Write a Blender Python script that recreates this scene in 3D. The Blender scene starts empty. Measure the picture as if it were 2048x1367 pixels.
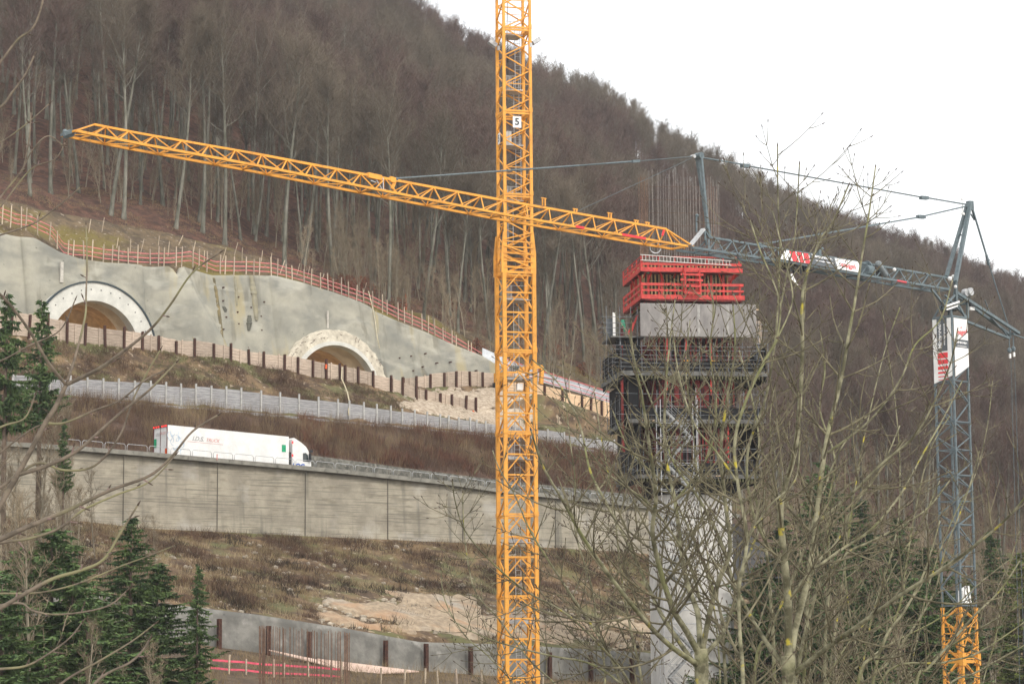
import bpy, math, random
import numpy as np
from mathutils import Vector, Matrix, noise
R = math.radians
sc = bpy.context.scene
C = sc.collection
rng = random.Random(11)

# ------------------------------------------------------------------ camera
HAZE = 0.00013
F = 4836.0                       # focal length in photograph pixels (85 mm on 36 mm)
PITCH, ROLL = R(7.77), -0.008
camd = bpy.data.cameras.new('camera'); camd.lens = 85; camd.sensor_width = 36
camd.clip_start = 0.5; camd.clip_end = 6000
cam = bpy.data.objects.new('camera', camd); C.objects.link(cam)
ROT = Matrix.Rotation(math.pi/2 + PITCH, 3, 'X') @ Matrix.Rotation(ROLL, 3, 'Z')
cam.matrix_world = ROT.to_4x4()
sc.camera = cam

# ------------------------------------------------------------------ light: overcast winter day
world = bpy.data.worlds.new('World'); sc.world = world; world.use_nodes = True
wn, wl = world.node_tree.nodes, world.node_tree.links
for n_ in list(wn): wn.remove(n_)
SUN_EL, SUN_AZ = 42, 150       # azimuth from +Y clockwise: behind the camera, right
sky = wn.new('ShaderNodeTexSky'); sky.sky_type = 'NISHITA'; sky.sun_disc = False
sky.sun_elevation = R(SUN_EL); sky.sun_rotation = R(SUN_AZ); sky.air_density = 1.0; sky.dust_density = 4.0
b1 = wn.new('ShaderNodeBackground'); b1.inputs['Strength'].default_value = 0.05
b2 = wn.new('ShaderNodeBackground'); b2.inputs['Color'].default_value = (1.0, 0.982, 0.95, 1); b2.inputs['Strength'].default_value = 1.08
ad = wn.new('ShaderNodeAddShader'); wo = wn.new('ShaderNodeOutputWorld')
wl.new(sky.outputs[0], b1.inputs[0]); wl.new(b1.outputs[0], ad.inputs[0]); wl.new(b2.outputs[0], ad.inputs[1]); wl.new(ad.outputs[0], wo.inputs[0])
sd = bpy.data.lights.new('sun', 'SUN'); sd.energy = 1.5; sd.angle = R(12); sd.color = (1, .96, .9)
so = bpy.data.objects.new('sun', sd); C.objects.link(so)
so.rotation_euler = (R(90-SUN_EL), 0, R(180-SUN_AZ))
sc.view_settings.view_transform = 'Standard'; sc.view_settings.look = 'None'
sc.view_settings.gamma = 1; sc.view_settings.exposure = 0.15
sc.cycles.max_bounces = 4; sc.cycles.diffuse_bounces = 3; sc.cycles.glossy_bounces = 2
sc.cycles.transmission_bounces = 2; sc.cycles.volume_bounces = 0; sc.cycles.transparent_max_bounces = 4
sc.cycles.use_denoising = True
sc.cycles.denoiser = 'OPENIMAGEDENOISE'; sc.cycles.denoising_input_passes = 'RGB_ALBEDO_NORMAL'; sc.cycles.denoising_prefilter = 'ACCURATE'

# ------------------------------------------------------------------ where things stand
def ray(px, py): return ROT @ Vector(((px-1024)/F, -(py-683.5)/F, -1))
def P(px, py, Y):
    d = ray(px, py); return d*(Y/d.y)
T = Vector((.8, .6, 0)); N = Vector((-.6, .8, 0)); C0 = 186.0     # hillside: along the contour, uphill
def PW(px, py, w):                                               # on the upright plane w metres uphill of the motorway wall
    d = ray(px, py); return d*((C0+w)/d.dot(N))
def SW(s, w, z=0): v = T*s + N*(C0+w); v.z = z; return v
def proj(v):
    c = ROT.transposed() @ v; return (1024+F*c.x/-c.z, 683.5-F*c.y/-c.z)
def plane_hit(px, py, p0, nrm):
    d = ray(px, py); return d*(p0.dot(nrm)/d.dot(nrm))
def s_of_px(px, w): p = PW(px, 900, w); return p.dot(T)

# ------------------------------------------------------------------ materials
MATS = {}
def mat(name, col, col2=None, scale=1.5, rough=.8, bump=0, metal=0, detail=6, stretch=None, spec=.3, lo=.4, hi=.62, rnd=0):
    if name in MATS: return MATS[name]
    m = bpy.data.materials.new(name); m.use_nodes = True; nt = m.node_tree; ns, ls = nt.nodes, nt.links
    b = ns['Principled BSDF']; b.inputs['Roughness'].default_value = rough; b.inputs['Metallic'].default_value = metal
    b.inputs['Specular IOR Level'].default_value = spec
    if col2 is None: col2 = tuple(c*.72 for c in col)
    tc = ns.new('ShaderNodeTexCoord'); mp = ns.new('ShaderNodeMapping'); no = ns.new('ShaderNodeTexNoise')
    if stretch: mp.inputs['Scale'].default_value = stretch
    no.inputs['Scale'].default_value = scale; no.inputs['Detail'].default_value = detail; no.inputs['Roughness'].default_value = .65
    cr = ns.new('ShaderNodeValToRGB'); cr.color_ramp.elements[0].position = lo; cr.color_ramp.elements[1].position = hi
    cr.color_ramp.elements[0].color = (*col2, 1); cr.color_ramp.elements[1].color = (*col, 1)
    ls.new(tc.outputs['Object'], mp.inputs[0]); ls.new(mp.outputs[0], no.inputs[0]); ls.new(no.outputs[0], cr.inputs[0])
    out = cr.outputs[0]
    if rnd:
        oi = ns.new('ShaderNodeObjectInfo'); hs = ns.new('ShaderNodeHueSaturation'); mr = ns.new('ShaderNodeMapRange')
        mr.inputs[3].default_value = 1-rnd; mr.inputs[4].default_value = 1+rnd
        ls.new(oi.outputs['Random'], mr.inputs[0]); ls.new(mr.outputs[0], hs.inputs['Value']); ls.new(out, hs.inputs['Color']); out = hs.outputs[0]
    ls.new(out, b.inputs['Base Color'])
    if bump:
        bp = ns.new('ShaderNodeBump'); bp.inputs['Strength'].default_value = 1; bp.inputs['Distance'].default_value = bump
        ls.new(no.outputs[0], bp.inputs['Height']); ls.new(bp.outputs[0], b.inputs['Normal'])
    MATS[name] = m; return m
def layer(m, col, scale, lo, hi, stretch=None, amount=1.0, detail=4, kind='noise', coord='Object'):
    """mix another colour over the base colour of m where a noise passes a threshold"""
    nt = m.node_tree; ns, ls = nt.nodes, nt.links; b = ns['Principled BSDF']
    src = b.inputs['Base Color'].links[0].from_socket
    tc = ns.new('ShaderNodeTexCoord'); mp = ns.new('ShaderNodeMapping')
    if stretch: mp.inputs['Scale'].default_value = stretch
    if kind == 'noise':
        no = ns.new('ShaderNodeTexNoise'); no.inputs['Scale'].default_value = scale; no.inputs['Detail'].default_value = detail; fac = no.outputs[0]
    else:
        no = ns.new('ShaderNodeTexVoronoi'); no.inputs['Scale'].default_value = scale; no.inputs['Randomness'].default_value = .6; fac = no.outputs['Distance']
    mr = ns.new('ShaderNodeMapRange'); mr.inputs[1].default_value = lo; mr.inputs[2].default_value = hi; mr.inputs[3].default_value = 0 if kind == 'noise' else amount; mr.inputs[4].default_value = amount if kind == 'noise' else 0
    mx = ns.new('ShaderNodeMix'); mx.data_type = 'RGBA'; mx.inputs[7].default_value = (*col, 1)
    ls.new(tc.outputs[coord], mp.inputs[0]); ls.new(mp.outputs[0], no.inputs[0]); ls.new(fac, mr.inputs[0])
    ls.new(mr.outputs[0], mx.inputs[0]); ls.new(src, mx.inputs[6]); ls.new(mx.outputs[2], b.inputs['Base Color'])
    return m

M_yel = mat('crane_yellow', (.77, .355, .05), (.56, .25, .04), 1.1, .5, spec=.4, lo=.3, hi=.55)
layer(M_yel, (.30, .15, .05), 5, .58, .72, amount=.6)
M_gry = mat('crane_grey', (.125, .165, .18), (.08, .11, .122), 4, .45, spec=.5)
M_galv = mat('galvanised', (.52, .53, .53), (.36, .37, .38), 5, .4, metal=.3)
M_tube = mat('scaffold_tube', (.24, .25, .26), (.10, .11, .12), 3, .4, metal=.4)
M_rope = mat('steel_rope', (.10, .13, .14), None, 4, .5)
M_dark = mat('dark_steel', (.035, .04, .045), (.02, .02, .022), 5, .6)
M_white = mat('white_paint', (.82, .82, .80), (.72, .72, .70), 1.2, .4, spec=.4)
M_red = mat('formwork_red', (.62, .055, .045), (.40, .035, .03), 4, .5, spec=.4)
M_shred = mat('formwork_shaded_red', (.20, .016, .013), (.06, .008, .008), 2, .6)  # darker copy of the formwork red, shade painted into it
M_rust = mat('rusty_steel', (.10, .045, .03), (.05, .025, .02), 6, .85)
M_rebar = mat('rusty_rebar', (.24, .15, .10), (.13, .08, .06), 5, .85, rnd=.2)
M_rebarg = mat('grey_rebar', (.31, .29, .26), (.19, .17, .155), 5, .8, rnd=.2)
M_board = mat('pale_timber', (.52, .42, .33), (.36, .29, .23), 1.5, .85, stretch=(1, 1, 7), rnd=.18)
M_boardn = mat('fresh_timber', (.74, .55, .36), (.58, .40, .25), 1.5, .8, stretch=(1, 1, 7), rnd=.12)
M_gboard = mat('weathered_grey_boards', (.38, .38, .38), (.24, .24, .25), 1.2, .9, stretch=(1, 1, 9), rnd=.1)
M_post = mat('stake_wood', (.54, .45, .34), (.38, .31, .23), 6, .85, rnd=.25)
M_pink = mat('safety_netting', (.62, .17, .16), (.42, .14, .14), 3, .7)
M_conc = mat('pier_concrete', (.64, .63, .60), (.52, .51, .485), .7, .85, bump=.004, detail=8)
layer(M_conc, (.28, .27, .25), 1.4, .55, .75, stretch=(1, 1, .12), amount=.45)
M_ply = mat('formwork_plywood', (.30, .285, .27), (.20, .19, .185), 1.3, .8, stretch=(1, 1, .35), detail=8)
M_net_shade = mat('black_net_and_shade', (.014, .015, .017), (.008, .008, .009), 2, .9)  # black of the nets and of sheets that stand in for shade
M_text = mat('dark_lettering', (.05, .06, .07), (.04, .05, .06), 3, .5)
M_tred = mat('red_lettering', (.75, .05, .06), (.68, .04, .05), 3, .5)
M_twhite = mat('white_lettering', (.85, .85, .85), (.8, .8, .8), 3, .5)
M_slate = mat('slate_banner', (.10, .115, .125), (.085, .095, .105), 3, .6)
M_glass = mat('dark_window_glass', (.03, .04, .045), (.02, .03, .03), 3, .12, spec=.8)

# ------------------------------------------------------------------ mesh building
def wloc(o):
    v = Vector((0, 0, 0))
    while o is not None: v = v + o.location; o = o.parent
    return v
class MB:
    def __init__(s): s.v = []; s.f = []; s.m = []; s.cur = 0
    def add(s, vs, fs):
        n = len(s.v); s.v += [tuple(v) for v in vs]; s.f += [tuple(i+n for i in f) for f in fs]; s.m += [s.cur]*len(fs)
    def prism(s, ring, d):                                    # polygon ring extruded by d
        n = len(ring); a = [Vector(p) for p in ring]; d = Vector(d)
        s.add(a+[p+d for p in a], [tuple(range(n))[::-1], tuple(range(n, 2*n))]+[(i, (i+1) % n, n+(i+1) % n, n+i) for i in range(n)])
    def box(s, o, a, b, c):                                   # corner + three edge vectors
        o, a, b, c = Vector(o), Vector(a), Vector(b), Vector(c)
        s.prism([o, o+a, o+a+b, o+b], c)
    def abox(s, x0, x1, y0, y1, z0, z1): s.box((x0, y0, z0), (x1-x0, 0, 0), (0, y1-y0, 0), (0, 0, z1-z0))
    def bar(s, p, q, w, h=None, up=(0, 0, 1)):
        p, q = Vector(p), Vector(q); h = h or w; d = q-p
        if d.length < 1e-6: return
        d.normalize(); up = Vector(up)
        if abs(d.dot(up)) > .95: up = Vector((.8, .6, 0))
        a = d.cross(up).normalized()*w/2; b = a.cross(d).normalized()*h/2
        s.add([p-a-b, p+a-b, p+a+b, p-a+b, q-a-b, q+a-b, q+a+b, q-a+b], [(0, 3, 2, 1), (4, 5, 6, 7), (0, 1, 5, 4), (1, 2, 6, 5), (2, 3, 7, 6), (3, 0, 4, 7)])
    def tube(s, p, q, r, n=6, r2=None): s.ptube([p, q], [r, r if r2 is None else r2], n)
    def ptube(s, pts, rs, n=6, cap=True):
        pts = [Vector(p) for p in pts]; k0 = len(s.v); a = None; L = len(pts); vs = []
        for i, p in enumerate(pts):
            d = (pts[min(i+1, L-1)]-pts[max(i-1, 0)])
            if d.length < 1e-9: d = Vector((0, 0, 1))
            d.normalize()
            if a is None:
                a = d.cross(Vector((.3, .9, .1)))
                if a.length < .1: a = d.cross(Vector((1, 0, 0)))
            a = (a-d*a.dot(d)); a.normalize(); b = d.cross(a)
            for j in range(n):
                t = 2*math.pi*j/n; vs.append(p+(a*math.cos(t)+b*math.sin(t))*rs[i])
        fs = []
        for i in range(L-1):
            for j in range(n): fs.append((i*n+j, i*n+(j+1) % n, (i+1)*n+(j+1) % n, (i+1)*n+j))
        if cap: fs += [tuple(range(n))[::-1], tuple((L-1)*n+j for j in range(n))]
        s.add(vs, fs)
    def disc(s, c, ax, r, t, n=16): c = Vector(c); ax = Vector(ax).normalized()*t/2; s.tube(c-ax, c+ax, r, n)
    def ball(s, c, r, n=8, sc_=(1, 1, 1)):
        c = Vector(c); vs = []; fs = []; h = n//2
        for i in range(h+1):
            for j in range(n):
                t = math.pi*i/h; u = 2*math.pi*j/n
                vs.append(c+Vector((r*sc_[0]*math.sin(t)*math.cos(u), r*sc_[1]*math.sin(t)*math.sin(u), r*sc_[2]*math.cos(t))))
        for i in range(h):
            for j in range(n): fs.append((i*n+j, (i+1)*n+j, (i+1)*n+(j+1) % n, i*n+(j+1) % n))
        s.add(vs, fs)
    def build(s, name, mats, parent=None, smooth=False, label=None, origin=None):
        if not isinstance(mats, (list, tuple)): mats = [mats]
        o0 = wloc(parent) if parent is not None else (Vector(origin) if origin is not None else Vector((0, 0, 0)))
        me = bpy.data.meshes.new(name)
        v = np.array(s.v, dtype=np.float64).reshape(-1, 3)-np.array(o0)
        me.from_pydata(v.tolist(), [], s.f)
        for m in mats: me.materials.append(m)
        if len(mats) > 1: me.polygons.foreach_set('material_index', s.m)
        if smooth: me.polygons.foreach_set('use_smooth', [True]*len(me.polygons))
        me.update()
        o = bpy.data.objects.new(name, me); C.objects.link(o)
        if parent is not None: o.parent = parent
        else: o.location = o0
        if label: o['label'] = label
        return o
def npmesh(name, V, Fs, mats, midx=None, smooth=False, k=3):
    me = bpy.data.meshes.new(name); nf = len(Fs)
    me.vertices.add(len(V)); me.vertices.foreach_set('co', np.asarray(V, dtype=np.float32).ravel())
    me.loops.add(nf*k); me.loops.foreach_set('vertex_index', np.asarray(Fs, dtype=np.int32).ravel())
    me.polygons.add(nf); me.polygons.foreach_set('loop_start', np.arange(0, nf*k, k, dtype=np.int32))
    for m in mats: me.materials.append(m)
    if midx is not None: me.polygons.foreach_set('material_index', np.asarray(midx, dtype=np.int32))
    me.polygons.foreach_set('use_smooth', np.full(nf, bool(smooth)))
    me.update(calc_edges=True); me.validate(); return me
def tag(o, label=None, cat=None, group=None, kind=None):
    if label: o['label'] = label
    if cat: o['category'] = cat
    if group: o['group'] = group
    if kind: o['kind'] = kind
    return o
def thing(name, loc, label, cat, group=None):
    o = bpy.data.objects.new(name, None); C.objects.link(o); o.location = Vector(loc); o.empty_display_size = .3
    return tag(o, label, cat, group)
def text_mesh(txt, size, depth=.004, bold=0.0, shear=0.0, align='CENTER', space=1.0):
    cu = bpy.data.curves.new('lettering', 'FONT'); cu.body = txt; cu.size = size; cu.extrude = depth; cu.offset = bold; cu.shear = shear
    cu.align_x = align; cu.align_y = 'CENTER'; cu.space_character = space
    o = bpy.data.objects.new('lettering', cu); C.objects.link(o)
    dg = bpy.context.evaluated_depsgraph_get(); me = bpy.data.meshes.new_from_object(o.evaluated_get(dg))
    C.objects.unlink(o); bpy.data.objects.remove(o); me.name = 'lettering'
    me.materials.clear(); return me
def put_text(txt, size, pos, xdir, ydir, m, parent, name='lettering', **kw):
    me = text_mesh(txt, size, **kw); me.materials.append(m)
    x = Vector(xdir).normalized(); y = Vector(ydir); y = (y-x*y.dot(x)).normalized(); z = x.cross(y)
    Mx = Matrix((x, y, z)).transposed().to_4x4(); Mx.translation = Vector(pos)-wloc(parent)
    me.transform(Mx)
    o = bpy.data.objects.new(name, me); C.objects.link(o); o.parent = parent
    return o
# ================================================================== THE HILLSIDE
BL = {   # breaklines: w -> points of the ground seen in the photograph
 -178: None, -150: None, -110: None, -70: None,
 -42: [(-1500, 1330), (430, 1352), (950, 1372), (1500, 1390), (3500, 1400)],
 -32.3: [(-1500, 1230), (0, 1235), (430, 1292), (700, 1330), (950, 1348), (1290, 1368), (1700, 1385), (3500, 1400)],
 -31.95: [(-1500, 1150), (0, 1168), (370, 1212), (700, 1262), (950, 1287), (1290, 1306), (1600, 1350), (3500, 1380)],
 -16: [(-1500, 1080), (0, 1100), (430, 1138), (985, 1190), (1290, 1215), (1600, 1300), (3500, 1360)],
 .15: [(-1500, 1010), (0, 1030), (170, 1042), (300, 1056), (430, 1062), (640, 1072), (985, 1087), (1290, 1105), (1500, 1180), (2048, 1270), (3500, 1330)],
 .5: None, 11.5: None, 12.3: None,
 13.2: [(-1500, 850), (166, 886), (400, 905), (600, 914), (640, 911), (985, 958), (1290, 990), (1500, 1090), (2048, 1200), (3500, 1300)],
 23: [(-1500, 760), (20, 796), (150, 802), (400, 822), (600, 841), (1000, 878), (1225, 915), (1500, 1050), (2048, 1170), (3500, 1290)],
 26.5: [(-1500, 755), (20, 789), (150, 793), (400, 812), (600, 830), (1000, 868), (1225, 903), (1500, 1040), (2048, 1160), (3500, 1285)],
 27.5: [(-1500, 750), (20, 780), (150, 785), (400, 803), (600, 820), (1000, 856), (1225, 893), (1500, 1030), (2048, 1150), (3500, 1280)],
 36.38: [(-1500, 640), (120, 684), (300, 703), (423, 714), (526, 735), (649, 757), (746, 773), (804, 790), (880, 811), (948, 829), (1000, 832), (1225, 862), (1500, 1000), (2048, 1130), (3500, 1270)],
 36.62: [(-1500, 620), (120, 662), (300, 685), (423, 700), (526, 720), (649, 745), (746, 765), (804, 785), (880, 806), (948, 820), (1000, 815), (1075, 788), (1221, 838), (1500, 990), (2048, 1125), (3500, 1270)],
 45.0: [(-1500, 600), (120, 652), (423, 697), (649, 740), (804, 772), (860, 777), (992, 772), (1075, 778), (1225, 830), (1500, 970), (2048, 1110), (3500, 1260)],
 47.0: [(-1500, 600), (120, 652), (423, 697), (649, 740), (804, 772), (860, 765), (992, 762), (1075, 766), (1225, 810), (1500, 965), (2048, 1105), (3500, 1260)],
 49.0: [(-1500, 440), (0, 462), (70, 475), (110, 505), (150, 520), (200, 528), (345, 532), (430, 548), (545, 550), (650, 580), (750, 620), (850, 662), (960, 712), (1000, 742), (1080, 762), (1225, 807), (1320, 860), (1500, 950), (2048, 1100), (3500, 1260)],
 62: [(-1500, 300), (0, 375), (120, 400), (215, 430), (345, 458), (450, 490), (565, 526), (650, 540), (800, 595), (1000, 665), (1100, 700), (1225, 745), (1320, 800), (1500, 900), (2048, 1070), (3500, 1250)],
 110: [(-1500, 50), (0, 200), (215, 255), (565, 370), (900, 500), (1225, 620), (1500, 760), (2048, 940), (3500, 1200)],
 300: [(-1500, -900), (0, -315), (500, -55), (900, 145), (1100, 233), (1250, 322), (1430, 408), (1750, 537), (2048, 640), (3500, 1000)],
}
def zline(w, fn_prev=None):
    pts = BL[w]; a = [PW(px, py, w) for px, py in pts]
    return [p.dot(T) for p in a], [p.z for p in a]
LN = {}
for w_ in BL:
    if BL[w_]: LN[w_] = zline(w_)
PAR = [(-1500, 780), (166, 893), (290, 903), (680, 938), (900, 962), (995, 976), (1290, 1008), (1480, 1028)]   # top of the parapet beam
pa_ = [PW(px, py, 0) for px, py in PAR]; PARS, PARZ = [p.dot(T) for p in pa_], [p.z for p in pa_]
def zpar(s): return float(np.interp(s, PARS, PARZ))
S_END = s_of_px(1475, 0)
def zroad(s):
    z = zpar(s)-.95
    if s > S_END:
        k = min(1, (s-S_END)/12); z = z*(1-k)+k*float(np.interp(s, *LN[.15]))
    return z
def zl(w, s):
    if w == -178: return -3.2
    if w == -150: return -4.5
    if w == -110: return -7.5
    if w == -70: return -5.5
    if w in (.5, 11.5, 12.3): return zroad(s)+(0 if w < 12 else .05)
    return float(np.interp(s, *LN[w]))
WS = sorted(BL)
def ground(s, w, nz=True):
    if w <= WS[0]: z = zl(WS[0], s)
    elif w >= 300:
        z0 = zl(300, s+(w-300)*0); z = z0 - ((w-300)/60)**2*4-(w-300)*.1
    else:
        for i in range(len(WS)-1):
            if WS[i] <= w <= WS[i+1]:
                k = (w-WS[i])/(WS[i+1]-WS[i]); z = zl(WS[i], s)*(1-k)+zl(WS[i+1], s)*k; break
    if nz:
        a = 0
        if w > 50: a = min(1, (w-50)/30)
        if a: z += a*(3.2*noise.noise(Vector((s/38, w/30, 1)))+1.0*noise.noise(Vector((s/11, w/11, 5))))
        if (-31.9 < w < 0 or 13.3 < w < 48 or w > 48 or w < -34) : z += .28*noise.noise(Vector((s/2.6, w/2.2, 2)))+.12*noise.noise(Vector((s/.8, w/.7, 9)))
    return z
def gz(x, y): return ground(x*.8+y*.6, -.6*x+.8*y-C0)
def on(px, w, dz=0):                                       # ground point on azimuth px, line w
    p = PW(px, 900, w); s = p.dot(T); return SW(s, w, ground(s, w)+dz)

rows = []
for i in range(len(WS)-1):
    a, b = WS[i], WS[i+1]; d = b-a
    step = {True: 1.0}.get(-34 < a < 62, 5.0)
    if a >= 110: step = 9
    if a in (.5,): step = 12
    k = max(1, int(round(d/step)))
    if b < -33: k = max(1, int(d/4))
    rows += [a+d*j/k for j in range(k)]
rows += [300, 315, 330, 350, 380, 420, 470]
cols = [-1500+j*60 for j in range(23)] + [-120+j*7.5 for j in range(305)] + [2190+j*60 for j in range(22)]
VS = []; FS = []; MI = []
for w in rows:
    for px in cols:
        p = PW(px, 900, w); s = p.dot(T); VS.append(SW(s, w, ground(s, w)))
nc = len(cols)
def zone(w, px):
    if w < -34: return 0
    if w < .3: return 1
    if .3 <= w < 12: return 3
    if w < 26: return 2
    if w < 47: return 1
    if w < 59 and px < 1250: return 5
    return 4
TUN = (PW(183, 568, 46).dot(T), PW(665, 660, 46).dot(T))        # the sheet is left open where the tunnels enter the hill
for i in range(len(rows)-1):
    for j in range(nc-1):
        if 46.9 <= rows[i] < 48.95 and any(abs(VS[i*nc+j].dot(T)-q_) < 5.2 and abs(VS[i*nc+j+1].dot(T)-q_) < 5.2 for q_ in TUN): continue
        FS.append((i*nc+j, i*nc+j+1, (i+1)*nc+j+1, (i+1)*nc+j)); MI.append(zone((rows[i]+rows[i+1])/2, cols[j]))
M_g0 = mat('churned_soil', (.13, .095, .062), (.075, .055, .038), .8, 1, detail=10)
M_g1 = mat('scrubby_bank', (.215, .145, .08), (.07, .047, .03), .6, 1, detail=12)
layer(M_g1, (.105, .115, .045), .3, .5, .62, amount=.8); layer(M_g1, (.42, .34, .25), 1.6, .62, .68, amount=.7)
M_g2 = mat('brown_bank', (.12, .075, .052), (.07, .045, .034), .7, 1, detail=10)
M_g3 = mat('asphalt', (.07, .07, .072), (.05, .05, .052), 2, .9)
M_g4 = mat('leaf_litter', (.125, .062, .042), (.045, .025, .018), .8, 1, detail=12)
layer(M_g4, (.17, .12, .085), 2.5, .6, .68, amount=.6)
M_g5 = mat('mossy_clearing', (.17, .125, .075), (.08, .06, .04), .6, 1, detail=12)
layer(M_g5, (.16, .13, .035), .14, .5, .6, amount=.85); layer(M_g5, (.40, .34, .27), 1.8, .63, .68, amount=.6)
me = npmesh('hillside', VS, FS, [M_g0, M_g1, M_g2, M_g3, M_g4, M_g5], MI, True, 4)
o = bpy.data.objects.new('hillside', me); C.objects.link(o); tag(o, kind='structure')

# ------------------------------------------------------------------ wall along the hillside: front face rows between base and top
def wall_mesh(name, pts_top, pts_base, w, batter, thick, m, ds=.6, nz=12, bump=.06, hole=None, offs=None, top_extra=0, wt=None):
    """pts in photograph pixels on plane w; solid wall with thickness, optional arch holes [(s0, z0, R)]"""
    at_ = [PW(a, b, w if wt is None else wt) for a, b in pts_top]; ab = [PW(a, b, w) for a, b in pts_base]
    st, zt = [p.dot(T) for p in at_], [p.z for p in at_]; sb, zb = [p.dot(T) for p in ab], [p.z for p in ab]
    s0, s1 = st[0], st[-1]; n = max(2, int((s1-s0)/ds)); ss = list(np.linspace(s0, s1, n+1))
    if hole:
        for (hs, hz, hr) in hole: ss += [hs-hr, hs+hr]+[hs+hr*math.cos(math.pi*k/40) for k in range(41)]
        ss = sorted(set(round(x, 4) for x in ss))
    mb = MB(); V = []
    for s in ss:
        t_ = float(np.interp(s, st, zt))+top_extra; b_ = float(np.interp(s, sb, zb))
        if hole:
            for (hs, hz, hr) in hole:
                if abs(s-hs) < hr: b_ = max(b_, hz+math.sqrt(hr*hr-(s-hs)**2))
        t_ = max(t_, b_+.05)
        for k in range(nz+1):
            z = b_+(t_-b_)*k/nz; o_ = batter*(z-zb[0])*.0+batter*k/nz*(t_-b_)
            if offs: o_ += offs(s, k/nz)
            if bump: o_ += bump*noise.noise(Vector((s*.5, z*.6, 3)))+bump*.5*noise.noise(Vector((s*1.7, z*1.9, 7)))
            V.append(SW(s, w+o_, z))
    nn = nz+1; k2 = len(V); Fq = []
    back = [v+N*thick for v in V]
    for i in range(len(ss)-1):
        for k in range(nz):
            a = i*nn+k; Fq.append((a, a+nn, a+nn+1, a+1)); Fq.append((k2+a, k2+a+1, k2+a+nn+1, k2+a+nn))
        a = i*nn+nz; Fq.append((a, a+nn, k2+a+nn, k2+a)); a = i*nn; Fq.append((a, k2+a, k2+a+nn, a+nn))
    for i in (0, len(ss)-1):
        for k in range(nz): a = i*nn+k; Fq.append((a, a+1, k2+a+1, k2+a) if i == 0 else (a, k2+a, k2+a+1, a+1))
    mb.add(V+back, Fq)
    return mb

# motorway retaining wall
M_mw = mat('old_retaining_concrete', (.385, .35, .275), (.27, .245, .195), .5, .95, bump=.02, detail=12)
layer(M_mw, (.10, .098, .085), .8, .56, .70, stretch=(1.3, 1.3, .09), amount=.6, detail=9)
layer(M_mw, (.17, .15, .11), 3.2, .55, .68, stretch=(.22, .22, .9), amount=.5, detail=12)
layer(M_mw, (.13, .125, .10), 1.9, .54, .62, stretch=(.11, .11, 5.5), amount=.6, detail=12)
layer(M_mw, (.46, .44, .40), .35, .56, .7, amount=.5)
w_top = [(a, b+8) for a, b in PAR if a < 1400]+[(1450, 1034)]; w_top[0] = (-500, 860)
w_base = [(-500, 1060), (0, 1060), (170, 1066), (430, 1082), (985, 1108), (1290, 1125), (1475, 1180)]
wa = thing('retaining_wall', PW(600, 1050, 0), 'long stained concrete retaining wall below the white lorry', 'wall')
wall_mesh('wall', w_top, w_base, 0, .05, .55, M_mw, ds=1.0, nz=10, bump=.05).build('wall', M_mw, wa, True)
M_cope = mat('parapet_concrete', (.27, .26, .225), (.19, .185, .16), 1.2, .95, detail=9)
layer(M_cope, (.07, .07, .06), 2, .55, .7, amount=.6)
mb = MB(); ssx = np.linspace(PARS[1]-40, S_END, 90)
for a, b in zip(ssx[:-1], ssx[1:]):
    za, zb_ = zpar(a), zpar(b)
    mb.add([SW(a, -.22, za-.38), SW(b-.012, -.22, zb_-.38), SW(b-.012, -.22, zb_), SW(a, -.22, za), SW(a, .5, za-.38), SW(b-.012, .5, zb_-.38), SW(b-.012, .5, zb_), SW(a, .5, za)],
           [(0, 1, 2, 3), (5, 4, 7, 6), (3, 2, 6, 7), (1, 0, 4, 5), (0, 3, 7, 4), (2, 1, 5, 6)])
mb.build('parapet', M_cope, wa)
mb = MB()
for pxj in (246, 434, 610, 775, 925, 1110, 1255):        # expansion joints: dark gaps in the wall
    p = PW(pxj, 1000, 0); s = p.dot(T); mb.box(SW(s, -.075, zpar(s)-8.5), T*.03, N*.1, (0, 0, 8.1))
mb.build('joint', mat('dark_joint', (.12, .11, .09), None, 3, 1), wa)
# hoop railing
hp = thing('hoop_railing', PW(400, 900, .2), 'low grey tube hoops along the parapet of the motorway', 'railing')
s = s_of_px(120, 0); k = 0
while s < S_END-3 and k < 99:
    zz = zpar(s+.9); mb = MB(); L_ = 1.95
    za, zb_ = zpar(s), zpar(s+L_)
    pts = [SW(s, .12, za), SW(s, .12, za+.42), SW(s+.12, .12, za+.56), SW(s+L_-.12, .12, zb_+.56), SW(s+L_, .12, zb_+.42), SW(s+L_, .12, zb_)]
    mb.ptube(pts, [.028]*6, 6); mb.build('hoop', M_galv, hp, True); s += 2.13; k += 1
# stone wall behind the road
M_stone = mat('dark_masonry', (.17, .165, .14), (.07, .07, .06), 2.2, 1, bump=.05, detail=8)
layer(M_stone, (.30, .28, .24), 3.0, .6, .7, amount=.7)
sw_top = [(560, 905), (640, 911), (800, 933), (985, 957), (1290, 990), (1475, 1075)]; sw_base = [(a, b+70) for a, b in sw_top]
tag(wall_mesh('s', sw_top, sw_base, 12.0, .08, 1.0, M_stone, ds=.8, nz=6, bump=.14).build('stone_wall', M_stone, None, True, origin=PW(900, 960, 12)), 'low dark rough stone wall at the back of the motorway', 'wall')
# lane line on the road
mb = MB()
for k in range(40):
    s = s_of_px(-100, 4)+k*6
    if s > S_END-4: break
    mb.add([SW(s, 6.1, zroad(s)+.03), SW(s+3, 6.1, zroad(s+3)+.03), SW(s+3, 6.25, zroad(s+3)+.03), SW(s, 6.25, zroad(s)+.03)], [(0, 1, 2, 3)])
tag(mb.build('road_marking', M_white), kind='structure')

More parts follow.
